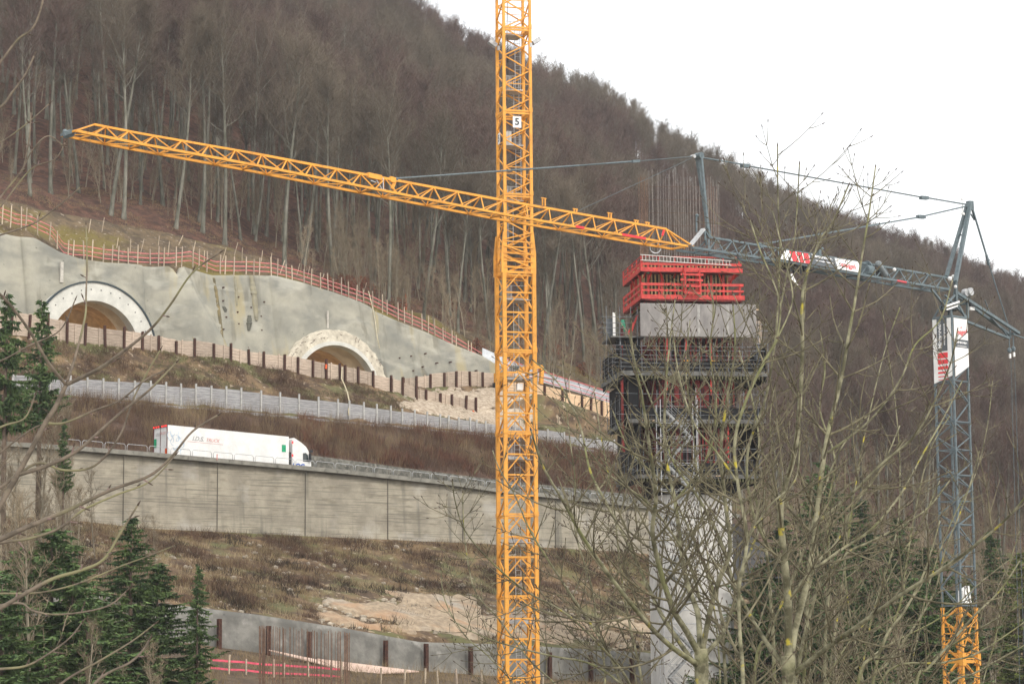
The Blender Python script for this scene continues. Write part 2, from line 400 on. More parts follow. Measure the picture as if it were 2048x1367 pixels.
# lower shotcrete wall with soldier posts
M_low = mat('grey_shotcrete', (.265, .26, .235), (.15, .148, .135), .6, .95, bump=.03, detail=12)
layer(M_low, (.40, .39, .36), .9, .58, .7, amount=.6); layer(M_low, (.06, .06, .06), .9, .0, .10, kind='v', amount=.85)
lt = [(-500, 1140), (100, 1178), (370, 1210), (520, 1228), (700, 1256), (845, 1283), (1000, 1287), (1290, 1303), (1420, 1320)]
lb = [(-500, 1240), (100, 1262), (430, 1300), (700, 1340), (950, 1358), (1290, 1378), (1420, 1384)]
lw = thing('shotcrete_wall', PW(700, 1330, -32.4), 'low grey shotcrete wall with rusty posts and anchor holes at the foot of the bank', 'wall')
wall_mesh('w', lt, lb, -32.4, .12, .5, M_low, ds=.7, nz=8, bump=.08).build('wall', M_low, lw, True)
for pxp in (437, 536, 617, 770, 851, 940, 1098, 1180, 1262):
    p = PW(pxp, 1300, -32.8); s = p.dot(T); zb_ = ground(s, -33.0)
    mb = MB(); q = SW(s, -32.9, zb_-.3); h = 2.15
    for dw in (-.13, .13): mb.box(q+N*dw-T*.14, T*.28, N*.03, (0, 0, h+.3))
    mb.box(q-T*.015-N*.13, T*.03, N*.27, (0, 0, h+.3)); mb.build('post', M_rust, lw)
# ================================================================== TUNNEL FRONT
M_sho = mat('portal_shotcrete', (.365, .35, .285), (.23, .228, .195), .16, .95, bump=.05, detail=14, lo=.38, hi=.6)
layer(M_sho, (.17, .175, .16), .55, .50, .72, stretch=(.5, .5, 1.1), amount=.75, detail=12)
layer(M_sho, (.36, .31, .18), .36, .56, .64, stretch=(1, 1, .07), amount=.75, detail=3)
layer(M_sho, (.13, .12, .09), .45, .57, .66, stretch=(1.4, 1.4, .09), amount=.55, detail=3)
layer(M_sho, (.50, .485, .41), .5, .56, .68, stretch=(.5, .5, 1.2), amount=.45)
layer(M_sho, (.05, .05, .045), .62, .0, .075, kind='v', amount=.9)
p1 = PW(183, 568, 46); S1, Z1, R1 = p1.dot(T), p1.z-7.2, 7.2
p2_ = PW(665, 660, 46); S2, Z2, R2 = p2_.dot(T), p2_.z-7.35, 7.35
tp = [(-500, 380), (-100, 440), (0, 462), (40, 470), (70, 476), (110, 505), (150, 521), (200, 529), (280, 532), (340, 532), (352, 553), (368, 530), (400, 540), (430, 549), (500, 549), (548, 550), (600, 566), (650, 582), (700, 600), (750, 622), (800, 645), (850, 664), (905, 690), (960, 714), (985, 735), (1060, 762)]
tb = [(-500, 690), (0, 690), (420, 740), (700, 790), (1060, 800)]
sC = s_of_px(352, 46)
def offs(s, v):
    c = sC+1.0+ (1-v)*5.5; d = s-c
    return -2.9*math.exp(-(d/(4.5 if d < 0 else 1.1))**2)*(0.35+.65*(1-v)) + .9*math.exp(-((s-sC+1.5)/1.2)**2)*v + .25*math.sin(s*.35)
po = thing('portal_wall', PW(450, 740, 46), 'tall sprayed concrete wall on the hillside around two tunnel mouths', 'wall')
wall_mesh('w', tp, tb, 46, .22, 1.2, M_sho, ds=.45, nz=26, bump=.16, hole=[(S1, Z1, R1-.15), (S2, Z2, R2-.25)], offs=offs, wt=48).build('wall', M_sho, po, True)
mb = MB()
for (px, py, h) in ((123, 530, 2.0), (650, 512+115, 1.9), (875-215, 600, .1)):    # pale drainage strips
    q = PW(px, py, 46.9); mb.box(q-Vector((0, 0, h/2)), T*.3, N*.12, (0, 0, h))
q = PW(124, 546, 46.2); mb = MB(); mb.box(q-T*.18-Vector((0, 0, 1.0)), T*.36, N*.2, (0, 0, 2.2)); q = PW(656, 640, 46.3); mb.box(q-T*.1-Vector((0, 0, .9)), T*.2, N*.2, (0, 0, 2.0))
mb.build('drain_strip', mat('pale_strip', (.55, .52, .46), None, 3, .9), po)
r_ = random.Random(4); mb = MB()                                # square anchor plates
for k in range(22*6):
    ci_, ri_ = k//6, k % 6
    px = 448+ci_*25+r_.uniform(-4, 4); f_ = (px-440)/520; ytop = 562+f_*(165 if f_ > .25 else 100); ybot = 738+f_*15
    py = ytop+14+ri_*27+(ci_ % 2)*13+r_.uniform(-3, 3)
    if py > ybot or r_.random() < .25: continue
    if abs(px-665) < 125 and py > 640: continue
    q = PW(px, py, 46); hh = max(0, (q.z-32)); q = PW(px, py, 46+.22*hh*.9); mb.box(q-N*.25-T*.07-Vector((0, 0, .07)), T*.14, N*.5, (0, 0, .14))
mb.build('anchor_plate', M_rust, po)

def on_wall(px, py, out=.03):                                   # point on the sprayed face itself
    p = PW(px, py, 46); b_ = 31.5
    for _ in range(3):
        s = p.dot(T); zb0 = PW(px, 745, 46).z; h = max(1, p.z-zb0); v = min(1, h/11); o_ = .22*h+offs(s, v)+.16*noise.noise(Vector((s*.5, p.z*.6, 3)))+.08*noise.noise(Vector((s*1.7, p.z*1.9, 7))); p = PW(px, py, 46+o_)
    return p-N*out
def streak(pts, w_, m, seed):
    mb = MB(); n = 26; prev = None
    for i in range(n+1):
        f = i/n*(len(pts)-1); k = min(int(f), len(pts)-2); x = pts[k][0]+(pts[k+1][0]-pts[k][0])*(f-k); y = pts[k][1]+(pts[k+1][1]-pts[k][1])*(f-k)
        hw = w_*(.35+.65*math.sin(math.pi*min(1, .12+i/n*.8)))*(1+.5*noise.noise(Vector((i*.4, seed, 0)))); a, b = on_wall(x-hw, y), on_wall(x+hw, y)
        c = (a, b, b+N*.5, a+N*.5)
        if prev: mb.add(list(prev)+list(c), [(0, 4, 5, 1), (1, 5, 6, 2), (3, 7, 4, 0)])
        prev = c
    mb.build('damp_streak', m, po, True)
M_st1 = mat('brown_damp_streak', (.25, .20, .10), (.13, .115, .07), 1.2, .95); M_st2 = mat('ochre_streak', (.30, .275, .185), (.255, .24, .18), 1.2, .95); M_st3 = mat('dark_damp_patch', (.13, .13, .10), (.10, .10, .085), 1.2, .95)
streak([(427, 553), (433, 590), (440, 640), (447, 690)], 3.2, M_st1, 1); streak([(470, 553), (473, 580), (474, 610)], 2.5, M_st2, 2); streak([(503, 551), (509, 590), (514, 640)], 5, M_st2, 3)
streak([(499, 630), (499, 645), (498, 660)], 4.5, M_st3, 4); streak([(350, 560), (356, 590), (372, 640), (392, 690)], 2.6, M_st2, 5); streak([(447, 612), (450, 618), (451, 624)], 3.6, M_st3, 6)
M_collar = mat('white_tunnel_concrete', (.66, .655, .60), (.53, .53, .485), .8, .9, detail=8)
M_collar2 = mat('rough_pale_shotcrete', (.66, .61, .50), (.45, .41, .33), 1.1, 1, bump=.15, detail=10)
M_lin = mat('tunnel_lining', (.66, .58, .44), (.50, .42, .30), .6, .9, detail=8)
M_lin2 = mat('orange_tunnel_membrane', (.56, .36, .17), (.36, .22, .09), .7, .9, detail=8)
def arch_ring(mb, s0, z0, r, R_, w0, w1, n=48, rag=0, leg=4):
    rr = random.Random(3); pts = []
    ang = [math.pi*k/n for k in range(n+1)]
    out = []; inn = []
    for a in ang:
        e = rag*(noise.noise(Vector((a*9, 1, 2)))+.6*noise.noise(Vector((a*25, 4, 2)))); out.append((s0+(R_+e)*math.cos(a), z0+(R_+e)*math.sin(a))); inn.append((s0+r*math.cos(a), z0+r*math.sin(a)))
    out = [(s0+R_, z0-leg)]+out+[(s0-R_, z0-leg)]; inn = [(s0+r, z0-leg)]+inn+[(s0-r, z0-leg)]
    L = len(out); V = []
    for (a, b), (c, d) in zip(out, inn):
        g = rag*.5*noise.noise(Vector((a*.9, b*.9, 3)))
        V += [SW(a, w0+g+rag*.8, b), SW(c, w0, d), SW(c, w1, d), SW(a, w1, b)]
    fs = []
    for i in range(L-1):
        for k in range(4): fs.append((i*4+k, i*4+(k+1) % 4, (i+1)*4+(k+1) % 4, (i+1)*4+k))
    mb.add(V, fs)
for (s0, z0, R_, lab, ri, kind) in ((S1, Z1, R1, 'left tunnel mouth with a wide smooth white concrete collar', 5.25, 0), (S2, Z2, R2, 'right tunnel mouth with a ragged cream sprayed concrete rim', 5.5, 1)):
    t = thing('tunnel_portal', SW(s0, 46, z0), lab, 'tunnel')
    mb = MB()
    if kind == 0:
        arch_ring(mb, s0, z0, ri, R_, 44.9, 47.6); mb.build('collar', M_collar, t)
        mb = MB(); arch_ring(mb, s0, z0, R_, R_+.16, 44.75, 45.2); mb.build('edge_strip', mat('dark_membrane_edge', (.05, .07, .08), None, 3, .8), t)
        mb = MB(); rr2 = random.Random(8)
        for k in range(14):
            a = math.pi*(.12+.76*k/13); q = SW(s0+6.4*math.cos(a), 44.88, z0+6.4*math.sin(a)); mb.box(q-T*.06, T*.12, N*.05, (0, 0, .12))
        mb.build('bolt_hole', M_dark, t)
    else:
        arch_ring(mb, s0, z0, 5.95, R_, 45.3, 47.6, n=90, rag=.16); mb.build('collar', M_collar2, t)
        mb = MB(); arch_ring(mb, s0, z0, ri, 5.96, 45.0, 47.6); mb.build('inner_ring', M_collar, t)
        mb = MB(); rr2 = random.Random(5)
        for k in range(46):
            a = math.pi*rr2.uniform(.02, .98); r0 = rr2.uniform(6.1, 7.3); q = SW(s0+r0*math.cos(a), 45.5, z0+r0*math.sin(a)); q2 = q-N*rr2.uniform(.2, .6)+T*rr2.uniform(-.5, .5)+Vector((0, 0, rr2.uniform(-.2, .4)))
            mb.tube(q, q2, .025, 4)
        mb.build('protruding_rebar', M_rust, t)
    mb = MB(); arch_ring(mb, s0, z0, ri-.02, ri+.3, 46.2, 48.4 if kind == 0 else 49.5); mb.build('lining', M_lin, t)
    mb = MB(); arch_ring(mb, s0, z0, ri-.05, ri+.3, 48.4 if kind == 0 else 49.5, 51.5 if kind == 0 else 53.5)
    wc = 51.4 if kind == 0 else 53.4; ring = [SW(s0+5.4*math.cos(math.pi*k/20), wc, z0+5.4*math.sin(math.pi*k/20)) for k in range(21)]+[SW(s0-5.4, wc, z0-4), SW(s0+5.4, wc, z0-4)]
    mb.prism(ring, N*.2); mb.build('deep_lining', M_lin2, t)
    ld = bpy.data.lights.new('tunnel_lamp', 'POINT'); ld.energy = 110 if kind == 0 else 130; ld.color = (1, .74, .45); ld.shadow_soft_size = .5
    lo2 = bpy.data.objects.new('tunnel_lamp_light', ld); C.objects.link(lo2); lo2.parent = t; lo2.location = SW(s0+1, 50.2, z0-.4)-t.location
    mb = MB(); mb.box(SW(s0+.6, 50.9, z0-1.0), T*.8, N*.2, (0, 0, .3)); mb.build('lamp_fixture', M_galv, t)
    mb = MB(); mb.box(SW(s0-5.2, 45.5, z0-3.2), T*10.4, N*8, (0, 0, .3)); mb.build('floor_slab', M_collar, t)
    if kind == 0:
        mb = MB(); mb.box(SW(s0-4.2, 48.6, z0-.2), T*9.0, N*.15, (0, 0, 1.05)); mb.build('bulkhead_board', mat('brown_board', (.17, .10, .05), None, 3, .9), t)

# ------------------------------------------------------------------ soldier pile wall (dark posts, plank panels)
def palisade(name, label, top, base, w, posts, mb_panel, post_over=.25, base_label=None, post_mat=None, seed=1, hpost=None):
    rr = random.Random(seed); tps = [PW(a, b, w) for a, b in top]; bps = [PW(a, b, w) for a, b in base]
    st, zt = [p.dot(T) for p in tps], [p.z for p in tps]; sb, zb = [p.dot(T) for p in bps], [p.z for p in bps]
    ss = [s_of_px(p, w) for p in posts]
    t = thing(name, SW((ss[0]+ss[-1])/2, w, float(np.interp((ss[0]+ss[-1])/2, sb, zb))), label, 'wall')
    for a, b in zip(ss[:-1], ss[1:]):
        b_ = b-.02; mb = MB(); ta = float(np.interp((a+b)/2, st, zt))+rr.uniform(-.08, .12); ba = min(float(np.interp(a, sb, zb)), float(np.interp(b, sb, zb)))-.25
        n = max(4, int((ta-ba)/.27)); sl = (np.interp(b, st, zt)-np.interp(a, st, zt))
        for k in range(n):
            z0 = ba+(ta-ba)*k/n; h = (ta-ba)/n-.022; dz0, dz1 = -sl/2*(k/n)*.9, sl/2*(k/n)*.9; dw = rr.uniform(-.02, .02)
            mb.box(SW(a+.02, w+dw, z0+dz0), (SW(b_, w, z0+dz1)-SW(a+.02, w, z0+dz0)), N*.07, (0, 0, h))
        if rr.random() < .7:
            sx = rr.uniform(a+.3, max(a+.31, b-.5)); mb.box(SW(sx, w-.1, ba), T*.16, N*.06, (0, 0, ta-ba+rr.uniform(-.1, .15)))
        mb.build('panel', mb_panel, t)
    for i, s in enumerate(ss):
        z1 = float(np.interp(s, st, zt))+post_over*rr.uniform(-.3, 1.4); z0 = float(np.interp(s, sb, zb))-.5; mb = MB()
        ln = rr.uniform(-.10, .16) if rr.random() < .35 else rr.uniform(-.02, .02)
        q = SW(s, w-.16, z0); u = Vector((0, 0, z1-z0))+T*ln
        mb.box(q-T*.11-N*.10, T*.22, N*.03, u); mb.box(q-T*.11+N*.10, T*.22, N*.03, u); mb.box(q-T*.02-N*.10, T*.04, N*.2, u)
        mb.build('post', post_mat or M_rust, t)
    return t
PA_top = [(-80, 602), (60, 628), (120, 640), (200, 655), (290, 668), (350, 680), (399, 681), (459, 693), (494, 703), (564, 711), (593, 714), (684, 732), (746, 747), (778, 755), (804, 761), (834, 776), (880, 785), (954, 802)]
PA_base = [(-80, 640), (60, 668), (120, 684), (300, 703), (423, 714), (459, 723), (526, 735), (593, 746), (649, 757), (687, 766), (746, 773), (804, 790), (880, 811), (948, 829)]
palisade('timber_retaining_wall', 'long weathered plank wall with rusty steel posts below the tunnel mouths', PA_top, PA_base, 36.4,
         [-60, -22, 16, 52, 90, 129, 165, 206, 244, 281, 314, 349, 386, 425, 459, 496, 525, 567, 594, 624, 651, 679, 689, 715, 745, 781, 804, 832, 851, 880, 903, 930, 951], M_board, .35)
palisade('timber_retaining_wall', 'short grey plank wall bending out behind the gravel, right of the second tunnel', [(800, 757), (860, 749), (913, 742), (992, 745)], [(800, 790), (860, 777), (992, 773)], 45.2,
         [806, 832, 860, 888, 912, 940, 965, 990], M_board, .05, seed=4)
palisade('timber_retaining_wall', 'fresh yellow plank wall sloping down right of the tall tower crane', [(1010, 752), (1075, 768), (1155, 790), (1228, 808), (1290, 825)], [(1010, 775), (1075, 789), (1160, 818), (1221, 838), (1290, 860)], 40.2,
         [1012, 1050, 1089, 1125, 1164, 1181, 1203, 1226, 1252, 1285], M_boardn, .08, seed=6)
# grey board fence behind the guard rail: slim pale posts
FG_top = [(20, 752), (150, 758), (420, 776), (520, 786), (640, 800), (760, 815), (870, 831), (1000, 851), (1100, 862), (1225, 885), (1300, 898)]
FG_base = [(20, 790), (150, 795), (400, 813), (600, 831), (1000, 869), (1225, 906), (1300, 922)]
gpx = [22, 58, 98, 138, 172, 204, 235, 267, 299, 330, 360, 390, 421, 451, 481, 521, 559, 597, 636, 675, 698, 727, 753, 781, 804, 829, 854, 880, 897, 917, 940, 953, 971, 1000, 1030, 1062, 1095, 1128, 1160, 1194, 1228, 1262, 1298]
def board_fence():
    rr = random.Random(2); w = 26.6
    st, zt = zip(*[(p.dot(T), p.z) for p in [PW(a, b, w) for a, b in FG_top]]); sb, zb = zip(*[(p.dot(T), p.z) for p in [PW(a, b, w) for a, b in FG_base]])
    t = thing('board_fence', PW(500, 815, w), 'long silvery grey board fence with slim posts behind the guard rail', 'fence')
    ss = [s_of_px(p, w) for p in gpx]
    for a, b in zip(ss[:-1], ss[1:]):
        mb = MB(); step = rr.uniform(-.12, .16); ba = min(np.interp(a, sb, zb), np.interp(b, sb, zb))-.3; sl = (np.interp(b, st, zt)-np.interp(a, st, zt))
        ta = float(np.interp((a+b)/2, st, zt))+step; n = 9
        for k in range(n):
            z0 = ba+(ta-ba)*k/n; mb.box(SW(a, w+rr.uniform(-.012, .012), z0-sl/2*k/n), T*(b-a-.03)+Vector((0, 0, sl*k/n)), N*.05, (0, 0, (ta-ba)/n-.02))
        mb.build('panel', M_gboard, t)
    for s in ss:
        z1 = float(np.interp(s, st, zt))+rr.uniform(.2, .4); mb = MB(); mb.box(SW(s-.09, w-.13, float(np.interp(s, sb, zb))-.6), T*.18, N*.11, (0, 0, z1-float(np.interp(s, sb, zb))+.6)); mb.build('post', mat('pale_grey_post', (.46, .455, .44), (.34, .335, .32), 3, .9), t)
board_fence()
# guard rail
gr = thing('guard_rail', PW(500, 830, 24.2), 'double steel guard rail running in front of the grey board fence', 'guard rail')
GRT = [(-60, 790), (20, 790), (186, 799), (400, 815), (680, 841), (1000, 871), (1225, 905), (1300, 918)]
gs, gzz = zip(*[(p.dot(T), p.z) for p in [PW(a, b, 24.2) for a, b in GRT]])
for off_ in (0, -.42):
    mb = MB(); sx = np.linspace(gs[0], gs[-1], 60)
    for a, b in zip(sx[:-1], sx[1:]):
        za, zb_ = np.interp(a, gs, gzz)+off_, np.interp(b, gs, gzz)+off_
        prof = [(0, 0), (-.08, -.05), (-.02, -.14), (-.08, -.24), (0, -.3)]
        for (u0, v0), (u1, v1) in zip(prof[:-1], prof[1:]): mb.add([SW(a, 24.2+u0, za+v0), SW(b, 24.2+u0, zb_+v0), SW(b, 24.2+u1, zb_+v1), SW(a, 24.2+u1, za+v1)], [(0, 1, 2, 3)])
    mb.build('rail', M_tube if off_ else M_galv, gr)
s = gs[0]
while s < gs[-1]:
    mb = MB(); z = float(np.interp(s, gs, gzz)); mb.box(SW(s, 24.25, z-1.3), T*.1, N*.12, (0, 0, 1.3)); mb.build('post', M_tube, gr); s += 3.6
# safety netting fence along the crown of the wall: three pink bands on wooden stakes
FNB = [(-60, 415), (0, 440), (30, 452), (60, 456), (105, 478), (125, 509), (143, 514), (170, 516), (200, 521), (250, 527), (300, 530), (340, 530), (380, 526), (430, 546), (490, 546), (545, 549), (600, 564), (650, 580), (735, 610), (800, 642), (850, 663), (900, 690), (955, 722), (990, 742)]
def net_fence(name, label, base, w, h, n, rails, seed, mrail=None, posts=None, thick=.05, jit=.25, group=None):
    rr = random.Random(seed); b = [PW(x, y, w) for x, y in base]; sb = [p.dot(T) for p in b]; zb = [p.z for p in b]
    t = thing(name, b[len(b)//2], label, 'fence')
    if group: t['group'] = group
    ss = posts or [sb[0]+(sb[-1]-sb[0])*(k+rr.uniform(-.3, .3))/n for k in range(n+1)]
    for s in ss:
        z = float(np.interp(s, sb, zb)); mb = MB(); hh = h*rr.uniform(1-jit*.4, 1+jit); q = SW(s, w-.14+rr.uniform(-.05, .05), z-.4)
        mb.bar(q, q+Vector((0, 0, hh+.4))+T*rr.uniform(-.12, .12), .12, .09); mb.build('stake', M_post if rr.random() < .6 else M_board, t)
    for (f0, wd) in rails:
        mb = MB(); m_ = len(ss)*3; prev = None
        for i in range(m_+1):
            s = ss[0]+(ss[-1]-ss[0])*i/m_; z = float(np.interp(s, sb, zb))+h*f0+.06*noise.noise(Vector((s*.6, f0*9, seed)))
            c = (SW(s, w-.08, z), SW(s, w-.05, z+wd), SW(s, w-.02, z+wd), SW(s, w-.05, z))
            if prev: mb.add(list(prev)+list(c), [(0, 4, 5, 1), (1, 5, 6, 2), (2, 6, 7, 3), (3, 7, 4, 0)])
            prev = c
        mb.build('band', mrail or M_pink, t)
    return t
net_fence('safety_fence', 'pink banded safety fence with wooden stakes on the crown of the tunnel wall', FNB, 49.3, 1.75, 62, [(.14, .11), (.42, .12), (.70, .11)], 5)
M_rail = mat('red_rail', (.55, .13, .13), None, 3, .7)
net_fence('safety_fence', 'red railing with white sheeting on the ramp right of the tower crane', [(1000, 735), (1060, 757), (1085, 764), (1155, 785), (1228, 808), (1290, 830)], 47.4, 1.35, 8, [(.1, .12), (.5, .1), (.95, .12)], 6, M_rail)
mb = MB(); b = [PW(x, y, 47.6) for x, y in [(965, 715), (1060, 757), (1155, 784), (1290, 829)]]
for a, c in zip(b[:-1], b[1:]): mb.add([a, c, c+Vector((0, 0, 1.2)), a+Vector((0, 0, 1.2)), a+N*.04, c+N*.04, c+N*.04+Vector((0, 0, 1.2)), a+N*.04+Vector((0, 0, 1.2))], [(0, 1, 2, 3), (5, 4, 7, 6), (3, 2, 6, 7)])
tag(mb.build('sheeting', mat('white_tarpaulin', (.66, .70, .74), (.52, .56, .60), 1.2, .6, bump=.05), None, origin=b[1]), 'white tarpaulin strip hung behind the red ramp railing', 'tarpaulin')
net_fence('safety_fence', 'pink tape fence on the soil at the lower left, below the grey wall', [(418, 1348), (480, 1352), (560, 1358), (640, 1362), (690, 1366)], -41, 1.25, 7, [(.3, .14), (.72, .14)], 9, mat('pink_tape', (.75, .10, .16), None, 3, .6))
net_fence('stake_fence', 'row of bare pale stakes at the very bottom beside the tall crane', [(760, 1366), (830, 1368), (900, 1370), (1000, 1374), (1080, 1376)], -42, 1.0, 8, [], 12)
# loose stakes on the clearing
rr = random.Random(21)
for k in range(22):
    px = 175+k*26+rr.uniform(-8, 8); w = rr.uniform(51, 57); p = on(px, w, -.2); mb = MB(); mb.bar(p, p+Vector((0, 0, rr.uniform(1.3, 2.0)))+T*rr.uniform(-.1, .7), .08, .06)
    tag(mb.build('wooden_stake', M_post, None, origin=p), 'pale wooden stake standing in the clearing between the pink fence and the beech trunks', 'stake', 'stakes in the clearing above the pink fence')
# small colourful bits
def small(name, label, cat, p, fn, m):
    mb = MB(); fn(mb, p); return tag(mb.build(name, m, None, origin=p), label, cat)
M_or = mat('signal_orange', (.80, .12, .02), None, 4, .5)
small('marker_pole', 'red and white marker pole among the trees right of the fence', 'pole', on(812, 58), lambda m, p: (m.tube(p, p+Vector((0, 0, 1.7)), .14, 8), m.tube(p+Vector((0, 0, 1.7)), p+Vector((0, 0, 2.1)), .09, 8, .02)), M_or)
q = PW(651, 737, 36.2); small('orange_rag', 'small orange rag on a rusty post in front of the right tunnel', 'rag', q, lambda m, p: m.prism([p-T*.1-N*.1, p+T*.12-N*.1, p+T*.16-N*.1+Vector((0, 0, .45)), p-T*.05-N*.1+Vector((0, 0, .5))], N*.12), M_or)
q = PW(945, 830, 36.0); small('orange_bag', 'orange bag at the end of the long plank wall', 'bag', q, lambda m, p: m.prism([p-T*.1, p+T*.14, p+T*.1+Vector((0, 0, .5)), p-T*.04+Vector((0, 0, .55))], -N*.2), M_or)
M_hose = mat('cream_hose', (.62, .55, .38), None, 4, .7)
def hose(label, pts, w, r=.05):
    mb = MB(); P3 = [PW(a, b, ww) for (a, b, ww) in pts]; mb.ptube(P3, [r]*len(P3), 6); tag(mb.build('hose', M_hose, None, True, origin=P3[0]), label, 'hose')
hose('yellowish hose hanging down the tunnel wall right of the right tunnel', [(737, 582, 48.2), (744, 610, 47.6), (750, 640, 47.0), (754, 670, 46.3), (759, 696, 45.7)], 0)
hose('cream hose lying on the bank from the plank wall down to the grey fence', [(684, 735, 36), (683, 757, 35.6), (690, 772, 33.5), (695, 786, 30), (698, 800, 27), (697, 830, 26.2)], 0, .07)
# pale heap, gravel, soil spoils: irregular low mounds
M_grav = mat('pale_gravel', (.42, .335, .235), (.25, .195, .135), 1.6, 1, bump=.05, detail=10)
layer(M_grav, (.42, .25, .14), .25, .52, .66, amount=.6); layer(M_grav, (.33, .32, .29), .2, .55, .7, amount=.6)
def mound(name, px0, px1, w0, w1, h, m, seed, label=None, nx=60, nw=18):
    V = []; Fq = []
    for i in range(nw+1):
        for j in range(nx+1):
            a, b_ = j/nx, i/nw; px = px0+(px1-px0)*a; w = w0+(w1-w0)*b_; p = PW(px, 900, w); s = p.dot(T)
            e = min(a, 1-a, b_, 1-b_)*2+.55*noise.noise(Vector((s*.18, w*.3, seed)))+.12*noise.noise(Vector((s*.9, w*.9, seed)))
            V.append(SW(s, w, ground(s, w)+(h*min(1, max(0, e)*2)+.12*noise.noise(Vector((s*2, w*2, seed))) if e > .2 else -.35)))
    for i in range(nw):
        for j in range(nx): a = i*(nx+1)+j; Fq.append((a, a+1, a+nx+2, a+nx+1))
    me = npmesh(name, V, Fq, [m], None, True, 4); o = bpy.data.objects.new(name, me); C.objects.link(o); tag(o, label, kind='structure'); return o
mound('spoil_ground', 625, 1330, -31.2, -21.5, .4, M_grav, 1, nx=130, nw=30); mound('spoil_ground', 770, 960, -23.5, -18, .3, M_grav, 6, nx=50, nw=14)
mound('gravel_ground', 790, 1075, 28, 45, .3, mat('stony_fill', (.52, .44, .34), (.28, .22, .16), 2.2, 1, bump=.1, detail=10), 3, nx=80, nw=26)
# excavator bucket arm glimpsed behind the crane
ex = PW(1075, 775, 41.5)
t = thing('excavator', ex, 'yellow excavator partly hidden behind the tall tower crane', 'excavator')
mb = MB(); a = PW(1060, 738, 41.5); b = PW(1084, 733, 41.5); c_ = PW(1082, 768, 41.5)
mb.bar(a-T*2.6-Vector((0, 0, 1.0)), a-T*1.2, .35, .4); mb.bar(a-T*1.2, b, .3, .4); mb.build('boom', M_yel, t)
mb = MB(); mb.bar(b, c_, .35, .45); mb.bar(b+N*.4, c_+N*.2-Vector((0, 0, .4)), .12, .12); mb.build('stick', M_yel, t)
mb = MB(); mb.prism([c_, c_+T*.5, c_+T*.3-Vector((0, 0, .7)), c_-T*.4-Vector((0, 0, .6))], N*.8); mb.build('bucket', M_rust, t)
mb = MB(); q = a-T*3.6-Vector((0, 0, 1.6)); mb.box(q, T*2.6, N*2.4, (0, 0, 1.1)); mb.build('body', M_yel, t)
mb = MB(); mb.box(q+T*1.3+N*.1+Vector((0, 0, .6)), T*1.1, N*1.0, (0, 0, 1.3)); mb.build('cab', M_glass, t)
mb = MB(); mb.box(q-Vector((0, 0, .8))-T*.2, T*2.9, N*.5, (0, 0, .75)); mb.box(q-Vector((0, 0, .8))-T*.2+N*1.9, T*2.9, N*.5, (0, 0, .75)); mb.build('track', M_dark, t)
# bright planks in front of the lower wall
M_plk = mat('pale_pink_planks', (.68, .52, .43), (.52, .38, .31), 1.2, .9)
for i, (a, b, c, d, lab) in enumerate((((538, 1300), (640, 1324), (742, 1342), (660, 1333), 'pale boards lying in a pointed row left at the foot of the lower grey wall'),
                               ((635, 1318), (770, 1338), (838, 1343), (700, 1350), 'wide pale plank sheet lying behind the rusty bars at the lower grey wall'))):
    q = [PW(x, y, -34.0-1.5*(k in (2, 3))-(.8*i)) for k, (x, y) in enumerate((a, b, c, d))]; mb = MB(); mb.prism(q, (0, 0, .08))
    tag(mb.build('plank_stack', M_plk, None, origin=q[0]), lab, 'planks')

